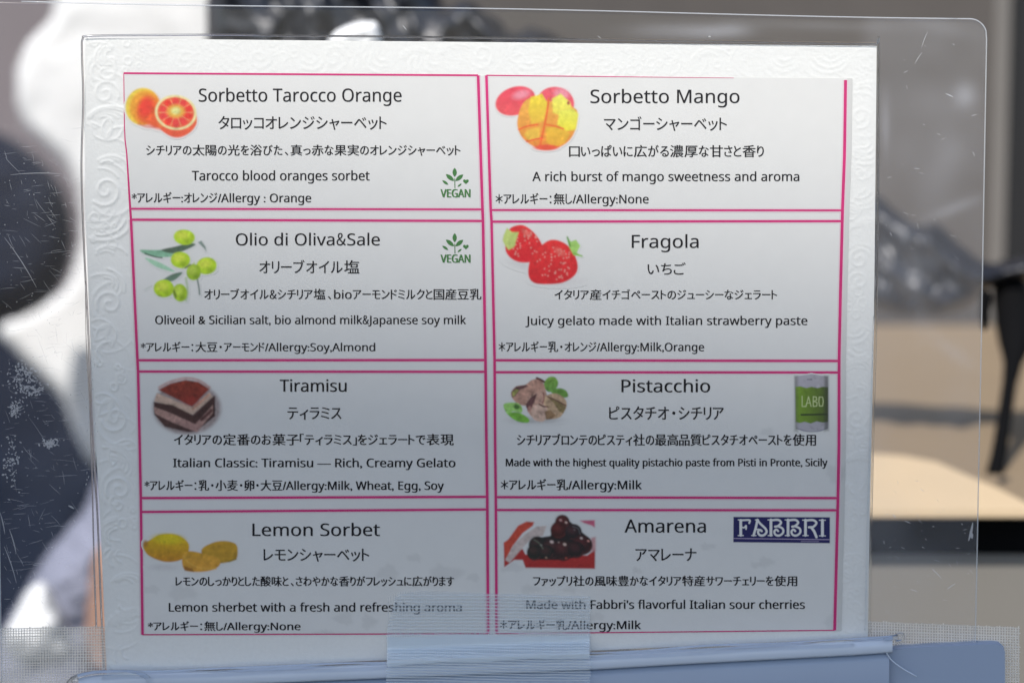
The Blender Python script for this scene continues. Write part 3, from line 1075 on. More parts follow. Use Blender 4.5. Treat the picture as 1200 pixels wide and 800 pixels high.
for (cx, cy, r, c) in [(730, 150, 78, (48, 24, 26)), (690, 240, 90, (46, 18, 18)), (850, 260, 90, (24, 22, 26)), (950, 400, 105, (36, 20, 22)), (460, 400, 95, (20, 26, 26)),
                       (430, 480, 85, (22, 28, 26)), (620, 440, 115, (26, 24, 26)), (740, 460, 110, (34, 22, 24)), (560, 480, 80, (24, 26, 26)), (880, 450, 90, (24, 20, 22))]:
    x, y = zz([(cx, cy)])[0]
    p.ell(x, y, r / 9.23, r / 9.23, c, 0, 0.8)
    p.ell(x - 0.2 * r / 9.23, y - 0.3 * r / 9.23, r / 9.23 * 0.55, r / 9.23 * 0.45, (c[0] + 34, c[1] + 12, c[2] + 14), 20, 4, op=0.75)
    p.stroke([(x + r / 9.23 * 0.85 * math.cos(q), y + r / 9.23 * 0.85 * math.sin(q)) for q in (0.2, 0.8, 1.4, 2.0)], 0.8, (88, 38, 40), 0.9, 0.5)
for (cx, cy, r, c) in [(710, 130, 16, (160, 130, 135)), (770, 155, 14, (190, 150, 150)), (615, 365, 22, (165, 155, 160)), (755, 392, 20, (170, 155, 155)), (935, 325, 16, (170, 160, 165)), (1010, 355, 14, (175, 120, 120)),
                       (500, 400, 12, (110, 110, 115)), (555, 535, 12, (130, 110, 100)), (770, 540, 14, (130, 60, 50)), (690, 370, 10, (120, 110, 112)), (860, 235, 8, (90, 90, 100))]:
    x, y = zz([(cx, cy)])[0]
    p.ell(x, y, r / 9.23 * 0.9, r / 9.23 * 0.7, c, 20, 0.7)
p.stroke(zz([(420, 340), (480, 380), (520, 440)]), 0.9, (90, 105, 95), 0.5, 0.7)
p.stroke(zz([(840, 200), (900, 220), (920, 280)]), 1.0, (80, 85, 95), 0.5, 0.7)
p.mottle(0.12, 9)
p.speckle(160, 160, 0.22)
p.build('fruit_picture', cells[('r', 4)], 3)
# navy logo plate with pale decorated capitals
p = Pic(856, 602, 976, 639, 0.34, local=(135, 148, 166))
zz = lambda pts: [(850 + x / 8.571, 595 + y / 8.571) for x, y in pts]
p.poly(zz([(82, 88), (1050, 92), (1050, 352), (80, 342)]), (14, 16, 66), 0.5)
LC = (150, 154, 196)
def st(seq, w=2.5):
    p.stroke(zz(seq), w, LC, 0.3)
def serif(x, y, w=26):
    p.stroke(zz([(x - w, y), (x + w, y)]), 1.2, LC, 0.3, curved=False)
st([(155, 122), (155, 196), (155, 272)], 3.2); serif(155, 275); serif(150, 118, 20)
st([(150, 124), (200, 120), (245, 122), (240, 150)], 2.2); st([(160, 190), (190, 195), (208, 175), (208, 210)], 1.8)
st([(322, 118), (306, 196), (284, 272)], 2.8); serif(286, 275, 22); serif(318, 118, 16); st([(300, 215), (335, 212)], 1.6)
st([(322, 122), (355, 160), (402, 205), (414, 240), (385, 272), (345, 270), (328, 240), (345, 218), (365, 230)], 2.6)
for ox in (0, 172):
    st([(458 + ox, 118), (458 + ox, 196), (458 + ox, 272)], 3.2); serif(452 + ox, 275, 22); serif(450 + ox, 118, 22)
    st([(465 + ox, 122), (530 + ox, 118), (560 + ox, 145), (530 + ox, 178), (500 + ox, 186)], 2.6)
    st([(530 + ox, 182), (575 + ox, 205), (580 + ox, 245), (545 + ox, 274), (505 + ox, 268), (492 + ox, 235), (512 + ox, 215), (530 + ox, 230)], 2.5)
st([(805, 120), (805, 196), (805, 272)], 3.2); serif(805, 275); serif(798, 120, 22)
st([(812, 124), (880, 120), (915, 148), (885, 186), (840, 192)], 2.6); st([(860, 192), (890, 230), (915, 290)], 3.0)
st([(975, 122), (975, 196), (975, 274)], 3.4); serif(975, 278, 30); serif(975, 121, 30)
p.stroke(zz([(84, 304), (1045, 316)]), 0.8, (112, 112, 150), 0.3, curved=False)
p.stroke(zz([(765, 332), (935, 335)]), 1.6, (80, 82, 118), 0.4, 0.7, curved=False)
p.build('brand_logo', cells[('r', 4)], 0)

# vegan badges: leaves and heart over the word


def vegan(cy, parent):
    y0 = cy - 16 * 0
    def at(x, y):
        return (505 + x / 16, cy + (y - 400) / 16)
    shapes = []
    def lf(a, b, w):
        a, b = np.array(at(*a)), np.array(at(*b))
        t = b - a
        n = np.array([-t[1], t[0]]) / np.hypot(*t)
        pts = []
        for s in np.linspace(0, 1, 9):
            pts.append(a + t * s + n * w / 16 * math.sin(math.pi * s) ** 0.8)
        for s in np.linspace(1, 0, 9)[1:-1]:
            pts.append(a + t * s - n * w / 16 * math.sin(math.pi * s) ** 0.8)
        pts = np.array(pts)
        shapes.append((P(pts[:, 0], pts[:, 1], -0.00025), [tuple(range(len(pts)))]))
    lf((445, 100), (445, 270), 40)
    lf((280, 220), (435, 345), 38)
    lf((605, 225), (460, 345), 38)
    lf((212, 335), (325, 415), 24)
    lf((575, 395), (500, 455), 16)
    t = np.linspace(0, 2 * math.pi, 22, endpoint=False)
    hx, hy = 16 * np.sin(t) ** 3, -(13 * np.cos(t) - 5 * np.cos(2 * t) - 2 * np.cos(3 * t) - np.cos(4 * t))
    h = [at(655 + 3.4 * a, 355 + 3.2 * b) for a, b in zip(hx, hy)]
    h = np.array(h)
    c = P(655 / 16 + 505, cy + (345 - 400) / 16, -0.00025)
    shapes.append((np.concatenate([P(h[:, 0], h[:, 1], -0.00025), [c]]), [(i, (i + 1) % 22, 22) for i in range(22)]))
    shapes.append(ribbon([at(447, 300), at(450, 480)], 1.0, -0.000245))
    V, F = join(shapes)
    mesh_obj('badge_leaf', V, F, M['green'], parent)
    put_text('VEGAN', 516.6, 551, cy + 6.2, cy + 15.6, parent, M['green'], 'badge_text', bold=0.5)


vegan(215.5, cells[('l', 1)])
vegan(292, cells[('l', 2)])

# ------------------------------------------------------------------ laminate: pouch, sealed edge, scratches


def pouch_edges(py):
    # rounded corner at the upper right
    return interp(py, [(-20, -14), (300, -6), (800, 2)]), interp(py, [(0, 1157), (400, 1150), (800, 1142)])


nr, nc = 200, 290
v, u = np.meshgrid(np.linspace(0, 1, nr), np.linspace(0, 1, nc), indexing='ij')


def pouch_xy(u, v):
    ytop = 1 + 21 * np.clip(u, 0, 1) + 1.2 * np.sin(u * 9)
    # round the top right corner, radius 20
    xe = (1 - u) * 1165
    ytop = ytop + np.where(xe < 20, 20 - np.sqrt(np.clip(400 - (20 - xe) ** 2, 0, 400)), 0)
    Y = ytop + (812 - ytop) * v
    l, r = pouch_edges(Y)
    return l + (r - l) * u, Y


uu = 1 - (1 - u) ** 1.25                       # more columns towards the rounded corner
X, Y = pouch_xy(uu, v)


def blob(cx, cy, rx, ry, rot=0):
    c, s_ = math.cos(rad(rot)), math.sin(rad(rot))
    a = (X - cx) * c + (Y - cy) * s_
    b = -(X - cx) * s_ + (Y - cy) * c
    return np.exp(-((a / rx) ** 2 + (b / ry) ** 2))


hz = np.full(X.shape, 0.007)  # haze of smudges, with reflections and glare painted in
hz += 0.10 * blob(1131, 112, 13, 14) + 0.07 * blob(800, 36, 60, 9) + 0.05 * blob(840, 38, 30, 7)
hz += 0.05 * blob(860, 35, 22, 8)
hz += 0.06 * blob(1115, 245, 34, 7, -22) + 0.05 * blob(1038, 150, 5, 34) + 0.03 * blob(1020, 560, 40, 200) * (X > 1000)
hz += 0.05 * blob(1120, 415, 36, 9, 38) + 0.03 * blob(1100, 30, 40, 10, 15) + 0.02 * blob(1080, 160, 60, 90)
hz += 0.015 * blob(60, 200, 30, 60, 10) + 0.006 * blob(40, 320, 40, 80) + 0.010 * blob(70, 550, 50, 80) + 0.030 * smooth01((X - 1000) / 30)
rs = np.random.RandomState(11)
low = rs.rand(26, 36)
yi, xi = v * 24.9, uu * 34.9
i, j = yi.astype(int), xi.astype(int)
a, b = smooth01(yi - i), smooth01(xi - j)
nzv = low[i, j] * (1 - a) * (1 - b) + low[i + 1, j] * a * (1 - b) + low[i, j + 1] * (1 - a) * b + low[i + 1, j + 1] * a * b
hz += 0.035 * blob(1105, 190, 22, 70, 18) + 0.03 * blob(1070, 330, 14, 60, -12) + 0.025 * blob(1120, 470, 16, 60, 10) + 0.02 * blob(1080, 660, 40, 26, -20)  # broad glare streaks painted as extra haze
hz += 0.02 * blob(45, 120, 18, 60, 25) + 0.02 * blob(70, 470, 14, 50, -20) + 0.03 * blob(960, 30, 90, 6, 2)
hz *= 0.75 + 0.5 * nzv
front = P(X, Y, -0.0008)
back = P(X, Y, 0.0005)
V, F = slab(front, back, nr, nc)
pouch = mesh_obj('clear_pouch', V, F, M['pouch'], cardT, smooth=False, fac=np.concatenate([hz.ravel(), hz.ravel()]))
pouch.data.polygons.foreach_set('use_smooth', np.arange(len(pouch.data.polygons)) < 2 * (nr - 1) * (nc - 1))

# bright cut edge round the pouch
e = [(interp(y, [(-20, -14), (300, -6), (800, 2)]).item(), y) for y in np.linspace(800, 8, 40)]
top = [pouch_xy(np.array(1 - (1 - q)), np.array(0.0)) for q in np.concatenate([np.linspace(0, 0.97, 60), 1 - np.linspace(0.03, 0, 40) ** 1.0])]
e2 = [(float(a), float(b)) for a, b in top]
e3 = [(float(pouch_edges(y)[1]), y) for y in np.linspace(46, 808, 60)]
pts = np.array(e2[2:-1] + e3)
V, F = tube(P(pts[:, 0], pts[:, 1], -0.00015), 0.00022, 6)
mesh_obj('pouch_edge', V, F, M['edge'], cardT, smooth=True)
pts = np.array(e)
V, F = tube(P(pts[:, 0], pts[:, 1], -0.00015), 0.00022, 6)
mesh_obj('pouch_edge', V, F, M['edge'], cardT, smooth=True)

# raised bead where the two films seal round the paper
bp1 = spline([(122, 786), (118, 700), (114, 600), (108, 500), (104, 400), (99, 300), (95.5, 200), (97.5, 120), (96, 60), (97, 46), (104, 42.5), (160, 41.5), (260, 41), (330, 42), (440, 43), (600, 45),
              (760, 47.5), (900, 49.5), (1010, 51), (1027, 51.5), (1029.5, 55), (1029, 200), (1027.5, 350), (1023.5, 500), (1021, 620), (1019, 742)], 10)
V, F = tube(P(bp1[:, 0], bp1[:, 1], -0.0006), 0.00032, 8, squash=0.8)
mesh_obj('sealed_edge', V, F, M['glass'], cardT, smooth=True)
bp2 = spline([(113, 735), (110, 650), (108, 560), (104.5, 460), (101, 400), (100, 330)], 8)
V, F = tube(P(bp2[:, 0], bp2[:, 1], -0.0007), np.linspace(0.0003, 0.0001, len(bp2)), 8)
mesh_obj('sealed_edge', V, F, M['glass'], cardT, smooth=True)
bp2 = spline([(1025.5, 370), (1022.5, 470), (1019.5, 560), (1017, 660), (1015.5, 738)], 8) + np.array([-1.5, 0])
V, F = tube(P(bp2[:, 0], bp2[:, 1], -0.0008), 0.0002, 8)
mesh_obj('sealed_edge', V, F, M['glass'], cardT, smooth=True)

# scratches and flecks on the pouch
sc_parts = []
rr = random.Random(21)


def scratch(x, y, a, L, w, bend=0.1):
    n = 4
    q = [(x + L * t / n * math.cos(a + bend * t / n), y + L * t / n * math.sin(a + bend * t / n)) for t in range(n + 1)]
    q = np.array(q)
    N = np.array([-math.sin(a), math.cos(a)])
    ww = w * np.sin(np.linspace(0.3, 2.84, n + 1))[:, None] / 2
    A, B = q + N * ww, q - N * ww
    sc_parts.append((P(np.r_[A[:, 0], B[:, 0]], np.r_[A[:, 1], B[:, 1]], -0.00086), [(i, i + 1, n + 2 + i, n + 1 + i) for i in range(n)]))


for _ in range(420):
    x, y = rr.uniform(0, 94), rr.gauss(290, 110) if rr.random() < 0.5 else rr.uniform(380, 730)
    if y < 140 or y > 735:
        continue
    a = rr.choice([rr.gauss(-0.12, 0.12), rr.gauss(-0.05, 0.1), rr.gauss(-0.1, 0.15), rr.gauss(0.9, 0.25), rr.gauss(1.2, 0.3)])
    scratch(x, y, a, rr.uniform(3, 18) * (1 if rr.random() < 0.85 else 2.4), rr.uniform(0.18, 0.42), rr.uniform(-0.12, 0.12))
for _ in range(70):
    scratch(rr.uniform(1035, 1142), rr.choice([rr.uniform(40, 300), rr.uniform(560, 730)]), rr.uniform(-0.6, 1.3), rr.uniform(1.5, 8), rr.uniform(0.25, 0.7))
for (x, y, a, L, w) in [(5, 278, 0.9, 70, 0.9), (12, 205, -0.12, 60, 0.8), (1140, 612, 1.7, 22, 3), (1137, 622, 1.2, 9, 4), (1110, 690, -0.7, 12, 1.6), (1092, 666, 0.7, 16, 1.2),
                        (1060, 610, 0.3, 8, 1), (1046, 602, 0.8, 6, 1.6), (1066, 690, 0.2, 10, 0.8), (472, 30, 0.8, 7, 0.8), (700, 42, 0.6, 6, 0.8), (5, 640, 1.15, 45, 1.0), (11, 620, 1.2, 30, 1.2),
                        (0, 600, 1.25, 26, 1.2), (80, 592, 0.4, 8, 2), (1080, 56, -1.3, 20, 0.7), (830, 43, 0, 3, 2), (1108, 110, 0.3, 10, 1.3), (1072, 75, -1.1, 16, 0.8)]:
    scratch(x, y, a, L, w)
for _ in range(420):                          # crusted white fleck patch, then loose flecks
    cx, cy, s1, s2 = rr.choice([(28, 435, 16, 12), (40, 455, 13, 9), (18, 478, 8, 9), (60, 518, 9, 4), (28, 445, 18, 14), (14, 540, 10, 30)])
    x, y = rr.gauss(cx, s1 * 0.55), rr.gauss(cy, s2 * 0.6)
    if x > 92:
        continue
    scratch(x, y, rr.uniform(0, 3.1), rr.uniform(0.8, 3.6), rr.uniform(0.8, 2.4))
for _ in range(150):
    scratch(rr.uniform(0, 94), rr.uniform(180, 730), rr.uniform(0, 3.1), rr.uniform(0.6, 1.6), rr.uniform(0.6, 1.4))
for _ in range(60):
    scratch(rr.uniform(100, 115), rr.uniform(400, 735), rr.uniform(1.2, 1.9), rr.uniform(0.8, 4), rr.uniform(0.5, 1.2))
V, F = join(sc_parts)
mesh_obj('scratches', V, F, M['scratch'], cardT, kind='stuff')

# ------------------------------------------------------------------ mesh tapes


def thread_h(f_y, x0, x1, d_of, w, jit, n=None):
    n = n or max(3, int((x1 - x0) / 10))
    xs = np.linspace(x0, x1, n)
    ys = f_y(xs) + jit
    A, B = ys - w / 2, ys + w / 2
    return P(np.r_[xs, xs], np.r_[A, B], np.r_[d_of(xs, ys), d_of(xs, ys)]), [(i, i + 1, n + i + 1, n + i) for i in range(n - 1)]


def thread_v(x, y0, y1, d_of, w, n=8):
    ys = np.linspace(y0, y1, n)
    xs = np.full(n, float(x))
    return P(np.r_[xs - w / 2, xs + w / 2], np.r_[ys, ys], np.r_[d_of(xs, ys), d_of(xs, ys)]), [(i, n + i, n + i + 1, i + 1) for i in range(n - 1)]


tapeB = thing('mesh_tape', 'long beige grey mesh tape strip across the foot, behind the menu card', 'tape', P(600, 800, 0.002))
topB = lambda x: 736.5 - 2.5 * np.sin(np.asarray(x) / 110.0) * (np.asarray(x) < 200) - np.where(np.asarray(x) > 900, 8 - (np.asarray(x) - 1018) * 0.04, 0)
dB = lambda x, y: 0.0015 + 0 * x
xs = np.linspace(-25, 1195, 160)
ty = topB(xs)
fr_ = P(np.tile(xs, (6, 1)), np.array([ty + (812 - ty) * t for t in np.linspace(0, 1, 6)]), 0.0016)
V = fr_.reshape(-1, 3)
mesh_obj('tape_film', V, grid_faces(6, 160), M['tapefilmb'], tapeB, smooth=True)
th = []
for q in range(26):
    th.append(thread_h(lambda x, q=q: topB(x) * (1 - q / 26) + q / 26 * 736 + q * 3.1, -25, 1194 + rr.uniform(-1, 2), dB, rr.uniform(0.9, 1.5), rr.uniform(-0.3, 0.3)))
x = -25
while x < 1195:
    if x < 135 or x > 1005:
        th.append(thread_v(x, float(topB(x)) + rr.uniform(-2.5, 0.5), 812, dB, rr.uniform(0.9, 1.6), 5))
    x += 3.15 + rr.uniform(-0.15, 0.15)
V, F = join(th)
mesh_obj('woven_threads', V, F, M['threadb'], tapeB, kind='stuff')

yr = lambda x: interp(x, [(60, 800), (80, 794), (110, 787), (150, 784), (250, 782), (400, 775.5), (600, 767), (700, 763), (800, 757), (1000, 746.5), (1048, 743)])
dF = lambda x, y: -0.0011 - 0.0075 * smooth01((y - yr(x) + 14) / 16)
tapeF = thing('mesh_tape', 'short translucent white mesh tape over the card foot and blue tray rim', 'tape', P(572, 800, -0.008))
tl = lambda y: interp(y, [(690, 468), (700, 463), (735, 454), (745, 453), (812, 453)])
tt = lambda x: interp(x, [(453, 700), (466, 693.5), (480, 692), (600, 696), (691, 699)])
yv = np.linspace(0, 1, 46)
grid = []
for t in yv:
    xx = np.linspace(0, 1, 40)
    x = 453 + (691.5 - 453) * xx
    y = tt(x) + (812 - tt(x)) * t
    x = tl(y) + (691.5 - tl(y)) * xx
    grid.append(P(x, y, dF(x, y)))
mesh_obj('tape_film', np.array(grid).reshape(-1, 3), grid_faces(46, 40), M['tapefilm'], tapeF, smooth=True)
band = []  # paler patch painted in for skylight on the bulging tape
for t in np.linspace(0, 1, 14):
    x = np.linspace(454, 690.5, 40)
    y0_ = 745 + 1.2 * np.sin(x / 23.0)
    y1_ = 779 - (x - 453) * 0.040 + 1.0 * np.sin(x / 17.0)
    y = y0_ + (y1_ - y0_) * t
    band.append(P(x, y, dF(x, y) - 0.00006))
mesh_obj('painted_sky_band', np.array(band).reshape(-1, 3), grid_faces(14, 40), M['tapeband'], tapeF, smooth=True)
th = []
dF2 = lambda x, y: dF(x, y) - 0.00012
q = 0
y = 696.0
while y < 812:
    x0 = float(tl(y)) + rr.uniform(-1, 1)
    ph = rr.uniform(0, 6.28)
    th.append(thread_h(lambda x, y=y, ph=ph: y + (x - 453) * 0.012 * (1 if y < 760 else 1.6) + 0.45 * np.sin(x / 31.0 + y / 40) + 0.2 * np.sin(x / 9.0 + ph), x0, 691 + rr.uniform(-0.8, 2.2), dF2, rr.uniform(1.0, 1.5) if y < 743 else rr.uniform(1.2, 1.8), 0, 48))
    y += 3.9 if y < 743 else 3.3
x = 455.0
while x < 691:
    th.append(thread_v(x, 742 + rr.uniform(-1, 1), 776 - (x - 453) * 0.035, dF2, 1.75, 12))
    th.append(thread_v(x, float(tt(x)), 742, dF2, 0.35, 12))
    x += 2.9
V, F = join(th)
mesh_obj('woven_threads', V, F, M['threadf'], tapeF, kind='stuff')

# ------------------------------------------------------------------ blue plastic tray in front of the card foot
M['tray'] = mat('milky_blue_plastic', (0.34, 0.42, 0.56), 0.32, 0.5, grain=0.04, gscale=30)
M['lip'] = mat('pale_milky_lip', (0.60, 0.68, 0.80), 0.25, 0.5, grain=0.05, gscale=60)
tray = thing('plastic_tray', 'pale blue translucent plastic tray rim in front of the card foot', 'tray', P(560, 800, -0.012) - np.array([0, 0, 0.11]))


def sweep(x0, x1, prof, n, wob=0.0):
    """prof: list of (dy in photo units below the rim line, depth)"""
    xs = np.linspace(x0, x1, n)
    rows = []
    for dy, d in prof:
        rows.append(P(xs, yr(xs) + dy + wob * np.sin(xs / 37.0 + dy), d))
    return np.array(rows).reshape(-1, 3), grid_faces(len(prof), n)


V, F = sweep(92, 1046, [(3, -0.0012), (3, -0.0050), (6, -0.0062), (12, -0.0066), (19, -0.0068), (20.5, -0.0064), (21, -0.004), (21, -0.0015)], 120)
mesh_obj('rim_lip', V, F, M['lip'], tray, smooth=False)
V, F = sweep(84, 1042, [(20, -0.0020), (23, -0.0046), (30, -0.0052), (60, -0.0056), (450, -0.0056)], 120)
mesh_obj('tray_wall', V, F, M['tray'], tray, smooth=True)
xs = np.linspace(84, 1052, 150)
V, F = tube(P(xs, yr(xs) + 3.0 + 0.5 * np.sin(xs / 23.0), -0.0058), 0.00075 + 0.0002 * np.sin(xs / 41.0), 10)
mesh_obj('rim_bead', V, F, M['glass'], tray, smooth=True)
xs = np.linspace(120, 1000, 120)
V, F = tube(P(xs, yr(xs) + 8.5 + 0.6 * np.sin(xs / 31.0 + 1), -0.0066), 0.0005, 8)
mesh_obj('rim_bead', V, F, M['glass'], tray, smooth=True)
lp = spline([(176, 800), (172, 793), (160, 788), (140, 787), (112, 788), (92, 792), (82, 798), (78, 806)], 6)
V, F = tube(P(lp[:, 0], lp[:, 1], -0.0072), 0.0008, 8)
mesh_obj('rim_bead', V, F, M['glass'], tray, smooth=True)
lp = spline([(1036, 750), (1046, 747), (1056, 743), (1058, 750), (1050, 752)], 6)
V, F = tube(P(lp[:, 0], lp[:, 1], -0.0065), 0.0007, 8)
mesh_obj('rim_end', V, F, M['glass'], tray, smooth=True)

# the separate blue box at the right with its slit and rounded corner
bx = thing('blue_plastic_box', 'plain blue plastic box with a rounded corner, right of the tray rim end', 'box', P(1105, 800, -0.003) - np.array([0, 0, 0.09]))
outl = spline([(1042, 764), (1050, 760), (1100, 756.5), (1165, 753.5)], 8)
outl = [tuple(q) for q in outl] + [(1173, 754.5), (1177, 758), (1178.5, 764), (1178.5, 790), (1179, 830), (1179, 1150), (1020, 1150), (1020, 770)]
pf = np.array(outl)
n = len(pf)
fv = P(pf[:, 0], pf[:, 1], -0.0040, False)
inner = fv.copy()
cen = fv.mean(0)
bevel = fv + np.array([0, 0.0010, 0])
cin = fv + (cen - fv) * 0.012
backv = bevel + np.array([0, 0.0, 0])
backv[:, 1] = 0.0008
V = np.concatenate([cin, bevel, backv])
F = [tuple(range(n))]
for lay in (0, 1):
    for i in range(n):
        j = (i + 1) % n
        F.append((lay * n + i, lay * n + j, (lay + 1) * n + j, (lay + 1) * n + i))
F.append(tuple(2 * n + i for i in range(n))[::-1])
mesh_obj('box_wall', V, F, M['tray'], bx)
sl_ = spline([(1036, 758), (1044, 772), (1058, 783), (1074, 792)], 6)
V, F = tube(P(sl_[:, 0], sl_[:, 1], -0.0052), 0.00025, 6)
mesh_obj('box_seam', V, F, M['lip'], bx, smooth=True)

# ------------------------------------------------------------------ behind: counter, wall, post, bag, cloths
M['tan'] = mat('tan_laminate_top', (0.30, 0.225, 0.145), 0.6, 0.4, grain=0.06, gscale=12)
M['cream'] = mat('painted_sunlit_cream', (0.68, 0.52, 0.33), 0.8, 0.2, grain=0.05, gscale=20)  # the tan top in sun, its brightness put into the colour
M['dark'] = mat('black_rubber', (0.004, 0.004, 0.0045), 0.85, 0.1)
M['greyp'] = mat('grey_painted_panel', (0.23, 0.215, 0.19), 0.6, 0.3, grain=0.05, gscale=10)
M['wall'] = mat('grey_brown_wall', (0.095, 0.086, 0.080), 0.7, 0.25, grain=0.18, gscale=14)
M['postl'] = mat('light_grey_post', (0.17, 0.16, 0.148), 0.5, 0.4, grain=0.05, gscale=20)
M['darkwall'] = mat('charcoal_wall', (0.016, 0.0165, 0.018), 0.7, 0.3, grain=0.1, gscale=10)
M['farwall'] = mat('mauve_grey_wall', (0.19, 0.165, 0.175), 0.7, 0.2, grain=0.1, gscale=3)
M['ground'] = mat('dark_paving', (0.10, 0.10, 0.10), 0.9, 0.2, grain=0.25, gscale=6)
M['white'] = mat('white_cloth', (0.80, 0.80, 0.79), 0.8, 0.2, grain=0.04, gscale=9)
M['navy'] = mat('navy_nylon', (0.010, 0.016, 0.034), 0.75, 0.15, grain=0.2, gscale=30)
M['lav'] = mat('lavender_cloth', (0.25, 0.26, 0.33), 0.8, 0.2, grain=0.06, gscale=15)
M['skin'] = mat('peach_cloth', (0.38, 0.23, 0.17), 0.8, 0.2, grain=0.06, gscale=15)
M['bag'] = mat('black_plastic_film', (0.012, 0.014, 0.022), 0.42, 0.9, grain=0.2, gscale=25)

g = mesh_obj('ground', *box((-12, -8, -0.2), (14, 16, 0.0)), M['ground'])
tag(g, kind='structure')

ZC = 0.98
y0 = float(Q(1100, 598, ZC)[1])
ctr = thing('back_counter', 'tan topped counter with a black edge strip and grey front, behind at the right', 'counter', (0.45, y0 + 0.4, 0))
XL, XR = 0.05, 1.6
mesh_obj('counter_top', *box((XL, y0, ZC - 0.004), (XR, 1.30, ZC)), M['tan'], ctr)
zb = float(P(1100, 650, y0, False)[2])
mesh_obj('edge_strip', *box((XL, y0 + 0.003, zb), (XR, y0 + 0.05, ZC - 0.004)), M['dark'], ctr)
mesh_obj('front_panel', *box((XL + 0.01, y0 + 0.0035, 0.0), (XR - 0.01, 1.29, zb - 0.0005)), M['greyp'], ctr)
# wedge of sunlight painted as a cream slab on the front of the counter, its far edge running off at an angle
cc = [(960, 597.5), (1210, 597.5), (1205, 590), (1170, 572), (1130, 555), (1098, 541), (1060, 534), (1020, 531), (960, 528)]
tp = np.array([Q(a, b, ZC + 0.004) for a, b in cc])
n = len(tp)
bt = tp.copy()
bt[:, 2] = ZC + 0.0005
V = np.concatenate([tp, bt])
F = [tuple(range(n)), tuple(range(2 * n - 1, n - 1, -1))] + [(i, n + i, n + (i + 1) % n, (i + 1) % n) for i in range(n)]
o = mesh_obj('painted_sun_wedge', V, F, M['cream'])
tag(o, 'cream wedge standing in for sunlight on the front edge of the tan counter', 'cloth')

# wall with a light post and a charcoal panel at the right
yw = 1.32
xa, xb_ = float(P(1163, 100, yw, False)[0]), float(P(1181, 100, yw, False)[0])
o = mesh_obj('wall', *box((-0.258, yw, 0), (xa, yw + 0.1, 3.0)), M['wall'])
tag(o, 'blurred grey brown wall behind the upper right of the card', 'wall')
pst = mesh_obj('post', *box((xa, yw - 0.003, 0), (xb_, yw + 0.1, 3.0)), M['postl'])
tag(pst, 'light grey upright post between the brown wall and charcoal wall', 'post')
o = mesh_obj('wall', *box((xb_, yw, 0), (2.6, yw + 0.1, 3.0)), M['darkwall'])
tag(o, 'blurred charcoal wall at the far right beyond the light post', 'wall')
o = mesh_obj('wall', *box((-6, 5.0, 0), (-0.36, 5.15, 3.4)), M['farwall'])
tag(o, 'mauve grey wall far behind the white cloth, upper left corner', 'wall')


def cushion(name, outline, d, thick, m, parent=None, step=3.0, rough=0.0, fq=0.05, ridged=False, seed=0.0, back=0.3, wprof=30.0, stretch=(1, 1), folds=()):
    pts = [tuple(q) for q in spline(outline, 6, True)]
    pa = np.array(pts)
    xs = np.arange(pa[:, 0].min() - step, pa[:, 0].max() + 2 * step, step)
    ys = np.arange(pa[:, 1].min() - step, pa[:, 1].max() + 2 * step, step)
    X, Y = np.meshgrid(xs, ys)
    sd = poly_sd(X, Y, pts)
    t = np.clip(-sd / wprof, 0, 1)
    prof = np.sqrt(1 - (1 - t) ** 2)
    N = np.zeros(X.shape)
    if rough:
        for i in range(X.shape[0]):
            for j in range(X.shape[1]):
                if sd[i, j] < step * 1.5:
                    q = Vector((X[i, j] * fq * stretch[0], Y[i, j] * fq * stretch[1], seed))
                    w = noise.noise_vector(q * 0.6) * 1.2
                    if ridged:
                        N[i, j] = noise.ridged_multi_fractal(q + w, 0.9, 2.1, 4, 0.9, 2.0) - 1.2
                    else:
                        N[i, j] = noise.fractal(q + w, 0.8, 2.0, 4)
    h = prof * thick * (1 + 0) + N * rough * np.clip(t * 3, 0, 1)
    for fp, fw_, fa in folds:
        fd = np.full(X.shape, 1e9)
        fp = spline(fp, 4)
        for a_, b_ in zip(fp[:-1], fp[1:]):
            fd = np.minimum(fd, seg_dist(X, Y, a_, b_))
        h = h + fa * np.clip(1 - fd / fw_, 0, 1) ** 1.3 * np.clip(t * 5, 0, 1)
    keep = sd < 0.6 * step
    # pull the outermost ring onto the outline's distance by clamping
    F = grid_faces(*X.shape)
    F = F[keep.ravel()[F].all(1)]
    sc_ = (CL[1] * -1 + d) / D
    fr_ = P(X, Y, 0 * X + d - h, False)
    bk = P(X, Y, 0 * X + d + prof * thick * back + 0.002, False)
    used = np.unique(F)
    m_ = -np.ones(X.size, int)
    m_[used] = np.arange(len(used))
    A = fr_.reshape(-1, 3)[used]
    B = bk.reshape(-1, 3)[used]
    Fm = m_[F]
    n = len(used)
    ed = {}
    for f in Fm:
        for a_, b_ in zip(f, np.roll(f, -1)):
            ed[(a_, b_)] = 1
    rim = [(a_, b_) for (a_, b_) in ed if (b_, a_) not in ed]
    side = np.array([(b_, a_, a_ + n, b_ + n) for a_, b_ in rim])
    return mesh_obj(name, np.concatenate([A, B]), np.concatenate([Fm, Fm[:, ::-1] + n, side]), m, parent, smooth=True)


